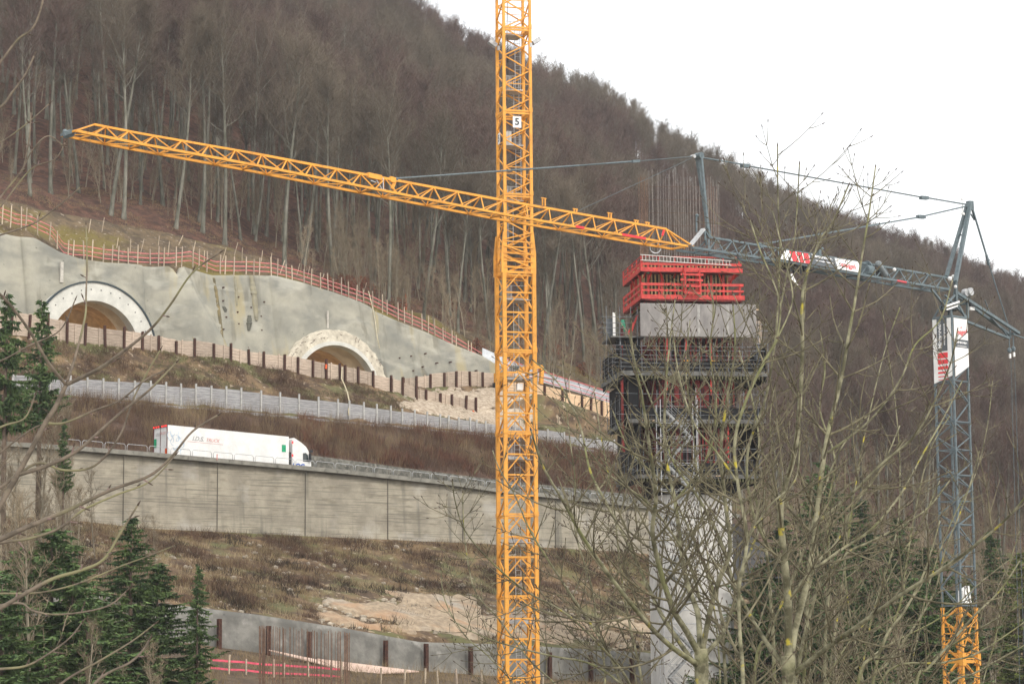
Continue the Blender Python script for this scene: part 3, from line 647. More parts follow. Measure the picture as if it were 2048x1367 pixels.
# ================================================================== LORRY
def lorry():
    w0 = 3.0; s0 = PW(335, 900, w0).dot(T); zr = zroad(s0); slope = (zroad(s0+14)-zroad(s0))/14
    def L(l, b, h): return SW(s0+l, w0+b, zr+slope*l+h)
    t = thing('lorry', L(6, 1.3, 0), 'white articulated lorry driving behind the parapet of the retaining wall', 'lorry')
    H = PW(335, 849, w0).z-zr; B = 2.55; Lt = 12.55
    mb = MB(); mb.add([L(0, 0, 1.15), L(Lt, 0, 1.15), L(Lt, B, 1.15), L(0, B, 1.15), L(0, 0, H), L(Lt, 0, H), L(Lt, B, H), L(0, B, H)], [(3, 2, 1, 0), (4, 5, 6, 7), (0, 1, 5, 4), (1, 2, 6, 5), (2, 3, 7, 6), (3, 0, 4, 7)])
    tr = mb.build('trailer', M_white, t)
    mb = MB()
    for (l, b) in ((-.02, 0), (-.02, B-.08)): mb.prism([L(l, b, 1.1), L(l, b+.08, 1.1), L(l, b+.08, H+.01), L(l, b, H+.01)], T*-.05)
    mb.prism([L(-.02, 0, H-.16), L(-.02, B, H-.16), L(-.02, B, H+.01), L(-.02, 0, H+.01)], T*-.06); mb.prism([L(-.02, B/2-.02, 1.2), L(-.02, B/2+.02, 1.2), L(-.02, B/2+.02, H-.1), L(-.02, B/2-.02, H-.1)], T*-.03)
    mb.build('door_frame', mat('red_brown_frame', (.12, .02, .02), None, 3, .5), tr)
    mr = mat('red_marker_lamp', (.85, .03, .03), None, 3, .3); b_ = mr.node_tree.nodes['Principled BSDF']; b_.inputs['Emission Color'].default_value = (1, .05, .04, 1); b_.inputs['Emission Strength'].default_value = 1.2
    for f_ in (.06, .2, .34, .6, .76, .94): mb = MB(); mb.box(L(-.12, B*f_-.09, H-.14), N*.18, T*.05, (0, 0, .13)); mb.build('marker_lamp', mr, tr)
    mg = mat('green_panel', (.02, .38, .18), None, 3, .5)
    mb = MB(); mb.box(L(-.06, B-.55, H-1.85), N*.42, T*.03, (0, 0, .75)); mb.build('green_plate', mg, tr)
    mb = MB(); mb.box(L(Lt-.75, -.02, H-1.45), T*.42, N*.015, (0, 0, .65)); mb.build('green_plate', mg, tr)
    mb = MB(); mb.box(L(-.08, .03, 1.2), N*.3, T*.05, (0, 0, .6)); mb.build('tail_lamp', M_or, tr)
    mf = mat('faded_red_lettering', (.74, .40, .38), None, 2, .5); mg2 = mat('faded_grey_lettering', (.42, .42, .42), None, 2, .5)
    up = Vector((0, 0, 1)); al = (T+Vector((0, 0, slope)))
    put_text('I.D.S.', .55, L(3.05, -.012, H-1.0), al, up, mg2, tr, shear=.3, bold=.012); put_text('TRUCK', .42, L(4.55, -.012, H-1.02), al, up, mf, tr, shear=.3, bold=.008)
    mb = MB(); mb.box(L(2.0, -.014, H-1.32), al*3.6, N*.01, (0, 0, .035)); mb.build('underline', mf, tr)
    put_text('I.D.S.', .36, L(-.06, 1.75, H-.75), -N, up, mg2, tr, shear=.3); put_text('TRUCK', .34, L(-.06, .85, H-.7), -N, up, mf, tr, shear=.3)
    mbl = mat('faint_blue_pattern', (.55, .68, .80), None, 2, .5)
    rr = random.Random(3); mb = MB()
    for k in range(16):
        l0 = rr.uniform(.15, 1.7); h0 = rr.uniform(1.4, H-.6); a = rr.uniform(0, 6); pts = [L(l0+.22*math.cos(a+u*.5), -.012, h0+.3*math.sin(a+u*.5)) for u in range(7)]
        for p, q in zip(pts[:-1], pts[1:]): mb.bar(p, q, .05, .012, up=N)
    mb.build('blue_pattern', mbl, tr)
    # cab
    l0 = Lt+.42; prof = [(0, .9), (0, 3.78), (.18, 3.95), (.5, 3.82), (1.1, 3.55), (1.65, 3.2), (1.95, 2.85), (2.15, 2.2), (2.3, 1.6), (2.35, .5), (0, .5)]
    prof = [(a*.88, b*H/4.0) for a, b in prof]
    mb = MB(); mb.prism([L(l0+a, .05, b) for a, b in prof], N*2.4); cb = mb.build('cab', M_white, t)
    mb = MB(); mb.prism([L(l0+1.12, .035, 1.75), L(l0+1.75, .035, 1.75), L(l0+1.66, .035, 2.35), L(l0+1.45, .035, 2.55), L(l0+1.12, .035, 2.5)], N*.03); mb.build('side_window', M_glass, cb)
    mb = MB(); mb.prism([L(l0+2.0, .15, 1.75), L(l0+1.76, .15, 2.68), L(l0+1.81, .15, 2.68), L(l0+2.05, .15, 1.75)], N*2.2); mb.build('windscreen', M_glass, cb)
    mb = MB(); mb.box(L(l0+1.7, -.25, 1.75), T*.16, N*.2, (0, 0, .75)); mb.box(L(l0+1.85, -.12, 2.62), T*.25, N*.2, (0, 0, .22)); mb.build('mirror', M_dark, cb)
    mb = MB(); mb.box(L(Lt+.03, .3, 1.0), T*.4, N*1.9, (0, 0, 1.5));  mb.build('chassis_box', M_dark, t)
    mb = MB()
    for z in (1.1, 2.1, 3.3): mb.box(L(l0-.02, .03, z), T*.1, N*.1, (0, 0, .22))
    mb.build('side_marker', mr, cb)
    put_text('LOG', .62, L(l0+.62, .035, 1.25), al, up, mat('blue_lettering', (.03, .13, .55), None, 3, .4), cb, bold=.03, shear=.2)
    for l in (1.6, 2.9, 4.2, Lt-1.2+1.4, l0+1.3):
        for b in (.05, B-.4):
            mb = MB(); mb.disc(L(l, b+.17, .52), N, .52, .34, 20); wh = mb.build('wheel', M_dark, t); mb = MB(); mb.disc(L(l, b+.17, .52), N, .27, .36, 16); mb.build('rim', M_galv, wh)
    mb = MB(); mb.box(L(.3, .5, .85), T*(Lt-.3), N*.15, (0, 0, .3)); mb.box(L(.3, 1.9, .85), T*(Lt-.3), N*.15, (0, 0, .3)); mb.box(L(5.6, .05, .45), T*5.0, N*.05, (0, 0, .68)); mb.build('chassis', M_dark, t)
lorry()
p = PW(434, 919, -.25); mb = MB(); mb.tube(p, p+Vector((0, 0, .5)), .05, 6); tag(mb.build('delineator', mat('pink_marker', (.75, .3, .28), None, 3, .6), None, origin=p), 'small pinkish marker stuck to the parapet in front of the lorry', 'marker')
# ================================================================== TALL YELLOW TOWER CRANE (mast only reaches out of the picture)
def tower_crane():
    YC = 150.0; yaw = R(14.5); e1 = Vector((math.cos(yaw), math.sin(yaw), 0)); e2 = Vector((-math.sin(yaw), math.cos(yaw), 0))
    c0 = P(1011, 900, YC); c0.z = 0                           # front-left leg, lower mast
    zy = lambda py: P(1030, py, YC).z
    gnd = -8.0
    t = thing('tower_crane', (c0.x, c0.y, gnd), 'tall yellow lattice tower crane mast with the number 5 sign, cut off on top', 'tower crane')
    def mast(o, W, zj, nper, leg, style, name, ladder_at=None):
        corners = [o, o+e1*W, o+e1*W+e2*W, o+e2*W]
        for z0, z1 in zip(zj[:-1], zj[1:]):
            mb = MB(); U = lambda p, z: Vector((p.x, p.y, z))
            for c in corners: mb.bar(U(c, z0+.01), U(c, z1-.01), leg, leg, up=e1)
            n = nper; h = (z1-z0)/n
            for f, (a, b) in enumerate(((0, 1), (1, 2), (2, 3), (3, 0))):
                A, B_ = corners[a], corners[b]; mid = (A+B_)/2
                if style == 'A' and f in (0, 2):
                    for k in range(n):
                        za, zb = z0+h*k, z0+h*(k+1); mb.bar(U(A, zb), U(B_, zb), .085, .1)
                        if k == 0: mb.bar(U(A, za+.13), U(B_, za+.13), .085, .1)
                        mb.bar(U(mid, zb-.05), U(A, za+.1), .075); mb.bar(U(mid, zb-.05), U(B_, za+.1), .075)
                elif style == 'A':
                    for k in range(n//2):
                        za = z0+2*h*k; mb.bar(U(A, za), U(B_, za+h), .085); mb.bar(U(B_, za+h), U(A, za+2*h), .085)
                    mb.bar(U(A, z0+.05), U(B_, z0+.05), .08)
                else:
                    for k in range(n):
                        za, zb = z0+h*k, z0+h*(k+1); (s_, e_) = (A, B_) if (k+f//2) % 2 == 0 else (B_, A)
                        mb.bar(U(s_, za), U(e_, zb), .075)
                        if f in (0, 2) and k % 4 == 2: mb.bar(U(A, za), U(B_, za), .045); mb.bar(U(A, za-h*.5), U(B_, za-h*.5), .03)
                    mb.bar(U(A, z0+.06), U(B_, z0+.06), .09, .12); mb.bar(U(A, z1-.1), U(B_, z1-.1), .09, .12)
            for c in corners:                                 # joint sleeves
                mb.bar(U(c, z0-.005), U(c, z0+.28), leg*1.25, leg*1.25, up=e1)
            mb.build(name, M_yel, t)
    zl_ = [zy(v) for v in (1359, 1195, 1031, 866, 703, 544)]; d = zl_[1]-zl_[0]
    zz = [zl_[0]-d, zl_[0]-.01]
    mast(c0, 1.93, [gnd]+[zl_[0]-d]+zl_, 4, .235, 'A', 'mast_section')
    o2 = c0+e1*.11+e2*.1; ztop = [zy(v) for v in (540, 388)]
    mast(o2, 1.73, [zy(544), zy(388)], 6, .18, 'B', 'mast_section')
    mast(o2, 1.73, [zy(388), zy(221)], 6, .18, 'B', 'mast_section'); mast(o2, 1.73, [zy(221), zy(54)], 6, .18, 'B', 'mast_section')
    mast(o2, 1.73, [zy(54), zy(-113), zy(-280)], 6, .16, 'B', 'mast_section')
    # outer sleeve around the step in width
    W = 1.93; z0, z1, z2 = zy(544), zy(505), zy(462)
    cs = [c0, c0+e1*W, c0+e1*W+e2*W, c0+e2*W]; outs = [-e1, e1, e1, -e1]; U = lambda p, z: Vector((p.x, p.y, z))
    mb = MB()
    for c, o_ in zip(cs, outs):
        a = c+o_*.16; mb.prism([U(c-o_*.1, z0), U(a, z0), U(a, z1), U(c+o_*.02, z2), U(c-o_*.1, z2)], e2*.22)
        mb.prism([U(c-o_*.14-e2*.05, zy(700)), U(c+o_*.13-e2*.05, zy(700)), U(c+o_*.13-e2*.05, z0+.02), U(c-o_*.14-e2*.05, z0+.02)], e2*.05) if c is cs[1] else None
    for v in (481, 492, 505, 520, 533, 548): mb.bar(U(cs[0], zy(v)), U(cs[1], zy(v+2)), .07, .07); mb.bar(U(cs[3], zy(v)), U(cs[2], zy(v+2)), .07, .07)
    mb.bar(U(cs[0], zy(478)), U(cs[1], zy(462)), .08); mb.bar(U(cs[0], zy(512)), U(cs[1], zy(535)), .08); mb.bar(U(cs[0], zy(490)), U(cs[1], zy(508)), .08)
    mb.build('sleeve', M_yel, t)
    # platforms with rails and ladders
    def platform(zp, o, W, w=.62, white=True):
        mb = MB(); a = o+e1*W*.14+e2*W*.15; mb.box(U(a, zp), e1*W*w, e2*W*.7, (0, 0, .05)); mb.box(U(a+e2*W*.7, zp), e1*W*w, e2*.03, (0, 0, .32)); mb.build('platform', M_galv, t)
        mb = MB()
        for k in range(4): mb.tube(U(a+e1*.12*k+e2*.1*k, zp), U(a+e1*.12*k+e2*.1*k, zp+.95), .02, 5)
        mb.tube(U(a, zp+.9), U(a+e1*W*w*.8, zp+.9), .018, 5); mb.build('handrail', M_galv, t)
    def ladder(za, zb, o, W, f):
        mb = MB(); a = o+e1*W*f+e2*W*.75
        for d_ in (0, .34): mb.tube(U(a+e1*d_, za), U(a+e1*d_, zb), .022, 5)
        z = za+.15
        while z < zb: mb.tube(U(a, z), U(a+e1*.34, z), .014, 4); z += .29
        mb.build('ladder', M_galv, t)
    for i, v in enumerate((66, 176, 287, 398)): platform(zy(v), o2, 1.73)
    for i, (a, b) in enumerate(((176, 66), (287, 176), (398, 287))): ladder(zy(a), zy(b)+.9, o2, 1.73, .56 if i % 2 else .62)
    ladder(zy(480), zy(398)+.9, o2, 1.73, .3)
    for v in (597, 757, 917, 1084, 1246): platform(zy(v), c0, 1.93, .8)
    for a, b in ((757, 597), (917, 757), (1084, 917), (1246, 1084), (1400, 1246)): ladder(zy(a), zy(b)+.3, c0, 1.93, .5)
    mb = MB(); q = U(c0+e1*.75-e2*.0+e2*.3, zy(754)); mb.box(q, e1*.62, e2*.5, (0, 0, .36)); mb.box(q+e1*.12+Vector((0, 0, -.75)), e1*.36, e2*.4, (0, 0, .42)); mb.build('motor_box', M_white, t)
    mb = MB(); mb.tube(U(o2+e1*.5+e2*.9, zy(-200)), U(o2+e1*.5+e2*.9, zy(180)), .018, 5); mb.disc(U(o2+e1*.5+e2*.9, zy(108)), (0, 0, 1), .07, .5, 8); mb.build('power_cable', M_dark, t)
    # floodlights
    for (q, sx) in ((o2-e1*.05+e2*1.2, -1), (o2+e1*1.78, 1)):
        mb = MB(); z = zy(82); b = U(q, z); mb.bar(b, b+e1*sx*.16, .06); a1 = b+e1*sx*.14
        u = (e1*sx*.82+Vector((0, 0, .57))).normalized(); v = (u.cross(e2)).normalized(); mb.box(a1-v*.13-e2*.18, u*.55, e2*.42, v*.26); mb.build('floodlight', M_galv, t)
        mb = MB(); mb.box(U(q-e2*.1-e1*.08, z-.28), e1*.16, e2*.16, (0, 0, .28)); mb.build('lamp_control_box', M_galv, t)
    # number signs
    mb = MB(); q = U(o2+e1*.52-e2*.16, zy(254)); mb.box(q, e1*.55, e2*.02, (0, 0, .72)); sg = mb.build('sign', M_white, t)
    put_text('5', .62, q+e1*.275-e2*.006+Vector((0, 0, .36)), e1, (0, 0, 1), M_text, sg, bold=.016)
    mb = MB(); q = U(o2-e1*.14+e2*.55, zy(282)); mb.box(q, e2*.55, -e1*.02, (0, 0, .7)); sg = mb.build('sign', M_white, t)
    put_text('5', .6, q+e2*.275-e1*.027+Vector((0, 0, .35)), -e2, (0, 0, 1), M_text, sg, bold=.016)
    mb = MB(); q = U(o2+e1*.2+e2*.9, zy(286)); mb.box(q, e1*.5, e2*.3, (0, 0, 1.0)); mb.build('control_cabinet', M_white, t)
tower_crane()

# ================================================================== GREY AND YELLOW CRANE WITH THE LONG JIB
def jib_crane():
    YM = 165.0; D = Vector((-.737, -.675, 0)); Nn = Vector((-.675, .737, 0))     # jib direction (towards the left, nearer), sideways
    M0 = P(1908, 600, YM)
    def J(px, py, off=0): p = plane_hit(px, py, M0+Nn*off, Nn); return p
    U = lambda p, z: Vector((p.x, p.y, z))
    a45 = R(42); f1 = Vector((math.cos(a45), math.sin(a45), 0)); f2 = Vector((-math.sin(a45), math.cos(a45), 0))   # right face runs along f1, left face along f2
    W1, W2 = 1.62, 1.55; near = P(1905, 700, YM-1.1); z_ = lambda py: P(1908, py, YM-1.1).z
    cs = [near, near+f1*W1, near+f1*W1+f2*W2, near+f2*W2]; gnd = -8.2
    t = thing('jib_crane', (M0.x, M0.y, gnd), 'slate grey crane with a half yellow jib reaching across the hill', 'crane')
    def section(za, zb, m, nm, leg=.13, X=False):
        mb = MB(); n = max(1, round((zb-za)/1.22)); n += n % 2; h = (zb-za)/n
        for c in cs: mb.bar(U(c, za+.01), U(c, zb-.01), leg, leg, up=f1)
        for f, (a, b) in enumerate(((0, 1), (1, 2), (2, 3), (3, 0))):
            A, B_ = cs[a], cs[b]
            for k in range(n):
                p_, q_ = (A, B_) if (k+(f in (1, 2))) % 2 == (0 if f in (0, 1) else 1) else (B_, A)
                mb.bar(U(p_, za+h*k), U(q_, za+h*(k+1)), .075)
            mb.bar(U(A, za+.08), U(B_, za+.08), .08)
            if n >= 4: mb.bar(U(A, za+h*n/2), U(B_, za+h*n/2), .07)
            if X:
                mb.bar(U(A, za+.5), U(B_, zb-.4), .06)
                for k in range(3): mb.bar(U(A, za+h*(k+.5)), U(B_, za+h*(k+.5)), .04)
        for c in cs: mb.bar(U(c, zb-.2), U(c, zb-.012), leg*1.3, leg*1.3, up=f1)
        mb.build(nm, m, t)
    zt = z_(632); zs = [z_(v) for v in (1212, 1050, 951, 844, 762)]
    section(gnd, z_(1470), M_yel, 'base_section', .2, True); section(z_(1470), z_(1318), M_yel, 'base_section', .17, True); section(z_(1318), z_(1213), M_yel, 'base_section', .17, True)
    mb = MB()
    for c in cs: mb.bar(U(c, z_(1330)), U(c, z_(1305)), .34, .34, up=f1)
    for a, b in ((0, 1), (3, 0)): mb.bar(U(cs[a], z_(1322)), U(cs[b], z_(1322)), .14, .22)
    mb.build('base_collar', M_yel, t)
    section(z_(1212), z_(1050), M_gry, 'mast_section'); section(z_(1050), z_(951), M_gry, 'mast_section'); section(z_(951), z_(844), M_gry, 'mast_section'); section(z_(844), z_(762), M_gry, 'mast_section'); section(z_(762), zt, M_gry, 'mast_section')
    mb = MB(); a = near+f1*.9+f2*.9
    for d_ in (0, .35): mb.tube(U(a+f1*d_, z_(1300)), U(a+f1*d_, zt), .02, 5)
    z = z_(1300)
    while z < zt: mb.tube(U(a, z), U(a+f1*.35, z), .015, 4); z += .3
    mb.build('ladder', M_gry, t)
    mb = MB(); mb.prism([U(near+f1*.2, z_(1210)), U(near+f1*1.2, z_(1203)), U(near+f1*1.0, z_(1170)), U(near+f1*.3, z_(1180))], f2*.4); mb.build('white_box', M_white, t)
    # banners on the mast
    zT = zt-.1; o = .09
    zb1, zb2, zb3 = z_(753), z_(766), z_(729)
    mb = MB(); mb.prism([U(near-f1*o, zb1+.08), U(near-f1*o, zT), U(cs[3]-f1*o, zT), U(cs[3]-f1*o, zb2+.1)], -f1*.03); bl = mb.build('banner', M_white, t)
    mb = MB(); mb.prism([U(near-f2*o+f1*.1, zb1), U(cs[1]-f2*o, zb3), U(cs[1]-f2*o, zT), U(near-f2*o+f1*.1, zT)], -f2*.03); br = mb.build('banner', M_white, t)
    up = Vector((0, 0, 1)); q0 = near-f1*(o+.045)
    mb = MB(); mb.box(U(q0+f2*.32, z_(700)), f2*.86, f1*.01, (0, 0, z_(634)-z_(700))); mb.build('dark_field', M_slate, bl)
    y0 = z_(703)
    mb = MB()
    for (a, b) in ((.0, .38), (.47, .78), (.93, 1.15), (1.3, 1.43), (1.6, 1.67), (1.84, 1.87)): mb.box(U(q0+f2*.32, y0-b), f2*.86, f1*.01, (0, 0, b-a))
    mb.build('red_bar', M_tred, bl)
    put_text('Mietservice', .40, U(q0+f2*.93-f1*.012, z_(667)), up, f2, M_twhite, bl, bold=.012)
    put_text('www.nagel-gruppe.de', .17, U(q0+f2*.55-f1*.012, z_(667)), up, f2, M_twhite, bl, bold=.004)
    q1 = near-f2*(o+.045)
    mb = MB(); mb.box(U(q1+f1*.12, z_(693)), f1*(W1-.1), f2*.01, (0, 0, z_(677)-z_(693))); mb.build('dark_field', M_slate, br)
    put_text('Mietservice', .25, U(q1+f1*.87-f2*.012, z_(683)), f1, up, M_twhite, br, bold=.009)
    put_text('www.nagel-gruppe.de', .115, U(q1+f1*.87-f2*.012, z_(690)), f1, up, M_twhite, br, bold=.002)
    def nagel(pos, xd, yd, size, parent, off):
        put_text('nagel', size, pos, xd, yd, M_tred, parent, name='red_logo', bold=size*.006, shear=.35, space=1.0)
        x = Vector(xd).normalized(); y = Vector(yd).normalized(); n_ = x.cross(y); mb = MB(); c = Vector(pos)+y*size*.60-x*size*.12
        mb.bar(c-x*size*.35-y*size*.12, c+x*size*.1+y*size*.1, size*.03, .008, up=n_); mb.bar(c+x*size*.02+y*size*.2, c+x*size*.2-y*size*.02, size*.075, .008, up=n_); mb.build('red_logo', M_tred, parent)
        mb = MB(); c = Vector(pos)-x*size*1.02; mb.bar(c-y*size*.28, c+y*size*.12, size*.045, .008, up=n_); mb.build('red_logo', M_tred, parent)
    nagel(U(q1+f1*.88-f2*.02, z_(662)), (f1+up*.07), up, .48, br, 0)
    # slewing neck between mast and jib
    mb = MB(); tp_ = J(1900, 606); c4 = [tp_+f1*.35-f2*.35, tp_+f1*.7+f2*.1, tp_+f1*.3+f2*.6, tp_-f1*.2+f2*.2]
    for c in cs: mb.bar(U(c, zt), U(tp_+(c-(cs[0]+cs[2])/2)*.45, tp_.z), .12)
    for a, b in ((0, 1), (1, 2), (2, 3), (3, 0)): mb.bar(U(cs[a], zt+.02), U(cs[b], zt+.02), .14, .12)
    mb.bar(J(1885, 603), J(1928, 606), .3, .25, up=up); mb.disc(U((cs[0]+cs[2])/2, z_(612)), up, .62, .22, 20)
    mb.bar(J(1862, 577, -.6), J(1890, 612, -.3), .14); mb.bar(J(1862, 577, .6), J(1890, 612, .3), .14)
    mb.bar(J(1911, 563, -.6), J(1913, 612, -.3), .2); mb.bar(J(1911, 563, .6), J(1913, 612, .3), .16)
    mb.bar(J(1890, 590, -.5), J(1935, 636, -.3), .12); mb.bar(J(1888, 612, -.5), J(1915, 585, -.4), .12); mb.bar(J(1935, 636, -.3), J(1935, 605, -.3), .14)
    mb.build('slewing_neck', M_gry, t)
    # jib: three chords
    def jib(top, bn, nodes_top, nodes_bot, m, H, W, name, chord=.12, web=.065):
        pass
    def line(px0, py0, px1, py1, off=0): a, b = J(px0, py0, off), J(px1, py1, off); return a, b
    def truss(A0, A1, B0, B1, n, m, name, W=1.3, chord=.11, bchord=.13, web=.06, first=0, double=True):
        """A top chord (in plane), B bottom-chord centre line ends; n panels"""
        mb = MB(); hw = W/2
        mb.bar(A0, A1, chord, chord); mb.bar(B0+Nn*hw, B1+Nn*hw, bchord, bchord); mb.bar(B0-Nn*hw, B1-Nn*hw, bchord, bchord)
        for k in range(n):
            a = A0.lerp(A1, (k+.5)/n)
            for sg in (1, -1):
                b0, b1 = B0.lerp(B1, k/n)+Nn*hw*sg, B0.lerp(B1, (k+1)/n)+Nn*hw*sg
                mb.bar(b0, a, web); mb.bar(a, b1, web)
            b0, b1 = B0.lerp(B1, k/n)+Nn*hw*(1 if k % 2 else -1), B0.lerp(B1, (k+1)/n)-Nn*hw*(1 if k % 2 else -1)
            mb.bar(b0, b1, web*.9)
            if k % 2 == 0: b = B0.lerp(B1, (k+1)/n); mb.bar(b-Nn*hw, b+Nn*hw, web)
        b = B0; mb.bar(b-Nn*hw, b+Nn*hw, web*1.3); b = B1; mb.bar(b-Nn*hw, b+Nn*hw, web*1.3)
        return mb.build(name, m, t)
    W = 1.3; hw = W/2
    # bottom centre line from the near chord: subtract half width
    def Bc(px, py): return plane_hit(px, py, M0-Nn*hw, Nn)+Nn*hw
    # yellow outer jib in three sections
    T_ = [J(188, 249), J(280, 267), J(497, 305), J(745, 352), J(1030, 405), J(1332, 458)]
    B_ = [Bc(151, 261.5), Bc(287, 289), Bc(514, 331), Bc(750, 378), Bc(1010, 429), Bc(1375, 492)]
    mb = MB()                                                  # tip
    truss(T_[0], T_[1], Bc(187, 269), B_[1], 2, M_yel, 'jib_section')
    for sg in (1, -1):
        mb.bar(B_[0]+Nn*hw*sg, Bc(187, 269)+Nn*hw*sg, .13); mb.bar(B_[0]+Nn*hw*sg*.9, T_[0], .07)
    mb.bar(B_[0]+Nn*hw, B_[0]-Nn*hw, .1); mb.bar(B_[0]+Nn*hw, Bc(187, 269)-Nn*hw, .06); mb.build('jib_tip', M_yel, t)
    truss(T_[1], T_[2], B_[1], B_[2], 4, M_yel, 'jib_section'); truss(T_[2], T_[3], B_[2], B_[3], 5, M_yel, 'jib_section', chord=.13)
    truss(T_[3], T_[4], B_[3], B_[4], 6, M_yel, 'jib_section', chord=.13)
    truss(T_[4], T_[5], B_[4], Bc(1320, 483), 7, M_yel, 'jib_section', chord=.13, bchord=.13)
    mb = MB()
    for sg in (1, -1):
        mb.bar(Bc(1320, 483)+Nn*hw*sg, B_[5]+Nn*hw*sg, .13); mb.bar(T_[5], J(1378, 495)+Nn*hw*sg*.6, .09); mb.bar(T_[5], Bc(1345, 487)+Nn*hw*sg, .06)
    mb.bar(Bc(1345, 487)-Nn*hw, Bc(1345, 487)+Nn*hw, .08); mb.bar(B_[5]-Nn*hw, B_[5]+Nn*hw, .12); mb.build('jib_joint', M_yel, t)
    mb = MB()
    for (a, b) in ((1150, 1167), (1243, 1290)):
        p, q = Bc(a, 453+(a-1150)*.172)-Nn*hw, Bc(b, 453+(b-1150)*.172)-Nn*hw; mb.bar(p-Nn*.01, q-Nn*.01, .145, .145)
    mb.bar(J(1328, 460, -.05), J(1325, 471, -.3), .12, .05); mb.build('red_marking', M_tred, t)
    mb = MB()                                                  # small brackets on the top chord
    for (px, py, h) in ((1090, 408, .45), (1222, 434, .35), (1153, 421, .2), (1275, 443, .18), (1297, 447, .18)): p = J(px, py+4); mb.bar(p, p+up*h, .08); mb.bar(p+D*.2, p+D*.2+up*h*.9, .06); mb.bar(p+up*h-D*.1, p+up*h+D*.3, .06)
    p = J(735, 350); mb.bar(p, J(762, 356), .2, .28); mb.bar(J(780, 358), J(790, 361), .16, .3); mb.bar(J(790, 361), J(784, 378), .08, .2); mb.build('bracket', M_yel, t)
    mb = MB(); mb.disc(J(769.5, 383, -.5), Nn, .14, .06, 14); mb.bar(J(766, 356, -.1), J(767, 383, -.45), .04); mb.bar(J(752, 358), J(765, 380, -.4), .05); mb.bar(J(742, 361), J(752, 365), .05); mb.build('pulley', M_galv, t)
    mb = MB(); mb.bar(J(150, 262, -.3), J(127, 268, -.3), .2, .16); mb.bar(J(150, 266, .3), J(122, 270, .3), .14, .12); mb.disc(J(137, 268), Nn, .2, .5, 12); mb.ball(J(130, 263, -.2), .13); mb.build('rope_anchor', M_gry, t)
    # grey inner jib
    G0, G1, G2, G3 = J(1418, 474), J(1569, 499), J(1722, 525), J(1901, 556)
    H0, H1, H2, H3 = Bc(1384, 495), Bc(1561, 521), Bc(1722, 549), Bc(1901, 579)
    truss(G0, G1, Bc(1418, 500), H1, 5, M_gry, 'jib_section', chord=.13, bchord=.14); truss(G1, G2, H1, H2, 5, M_gry, 'jib_section', chord=.13, bchord=.14); truss(G2, G3, H2, H3, 6, M_gry, 'jib_section', chord=.13, bchord=.14)
    mb = MB()
    for sg in (1, -1): mb.bar(H0+Nn*hw*sg, Bc(1418, 500)+Nn*hw*sg, .14); mb.bar(Bc(1418, 500)+Nn*hw*sg, G0, .09)
    mb.bar(J(1408, 458), J(1413, 490), .1); mb.bar(J(1408, 458), G0, .09); mb.build('jib_joint', M_gry, t)
    mb = MB(); mb.bar(J(1380, 491, -.35), J(1407, 458, -.35), .12, .34, up=Nn); mb.bar(J(1380, 491, .35), J(1407, 458, .35), .12, .34, up=Nn); mb.build('folding_plate', M_galv, t)
    mb = MB(); mb.tube(J(1393, 464), J(1393, 431), .06, 6); mb.ball(J(1394, 431), .12); mb.bar(J(1410, 456, -.2), J(1410, 480, -.2), .08); mb.build('rope_guide_post', M_gry, t)
    mb = MB(); ap = J(1398, 312)
    mb.bar(ap-Nn*.18, J(1407, 459)-Nn*.35, .17, .14); mb.bar(ap+Nn*.18, J(1428, 477)+Nn*.35, .2, .16); mb.bar(J(1403, 380, -.2), J(1412, 382, .2), .06); mb.disc(ap, Nn, .22, .5, 12); mb.build('king_post', M_gry, t)
    mb = MB(); mb.disc(J(1386, 313), Nn, .12, .3, 10); mb.build('pulley', M_galv, t)
    # tower head strut
    th = J(1938, 406); mb = MB()
    mb.bar(th-Nn*.1, J(1911, 563, -.6), .26, .22); mb.bar(th+Nn*.1, J(1893, 552, .6), .24, .2); mb.bar(J(1926, 470, -.2), J(1921, 470, .2), .1); mb.bar(th+up*.15-D*.1, th-up*.5-D*.15, .3, .45); mb.build('tower_head', M_gry, t)
    mb = MB(); mb.tube(J(1924, 398), J(1926, 427), .03, 6); mb.ball(J(1924, 398), .09); mb.bar(J(1924, 427), J(1928, 428), .15); mb.build('wind_gauge', M_white, t)
    # strut and guys behind
    mb = MB(); e0 = J(2029, 667)
    mb.bar(J(1912, 584, -.45), e0-Nn*.4, .17, .2); mb.bar(J(1908, 586, .55), e0+Nn*.4, .15, .18)
    mb.bar(J(1932, 642), J(2018, 676), .16); mb.bar(J(2003, 655, 0), J(2018, 676), .1); mb.bar(e0-Nn*.45, e0+Nn*.45, .16); mb.bar(J(2020, 650), J(2021, 676), .1); mb.bar(J(1970, 600, -.4), J(1985, 640, .3), .06)
    mb.bar(J(1982, 636, -.2), J(1996, 652, .2), .2, .1); mb.build('back_strut', M_gry, t)
    mb = MB()
    for off_ in (-.3, .3): mb.bar(J(2027, 668, off_), J(2075, 686, off_), .09)
    mb.bar(J(2075, 686, -.3), J(2075, 686, .3), .09); mb.build('rear_tie', M_gry, t)
    mb = MB()
    for off_ in (-.12, .12): mb.bar(J(1943, 410, off_), J(1975, 517, off_*.3), .09, .11)
    mb.bar(J(1942, 408), J(1949, 440), .08); mb.bar(J(1942, 428), J(1949, 440), .08); mb.ball(J(1976, 520), .14); mb.tube(J(1978, 528), J(2018, 655), .04, 6); mb.bar(J(1973, 510), J(1978, 530), .14); mb.build('tie_rod', M_gry, t)
    # pendants
    mb = MB(); mb.tube(J(793, 357), J(1158, 331), .055, 6); mb.tube(J(1211, 327), J(1264, 323), .055, 6); mb.ball(J(793, 358), .12); mb.bar(J(1264, 323), J(1278, 322), .16); mb.build('tie_rod', M_gry, t)
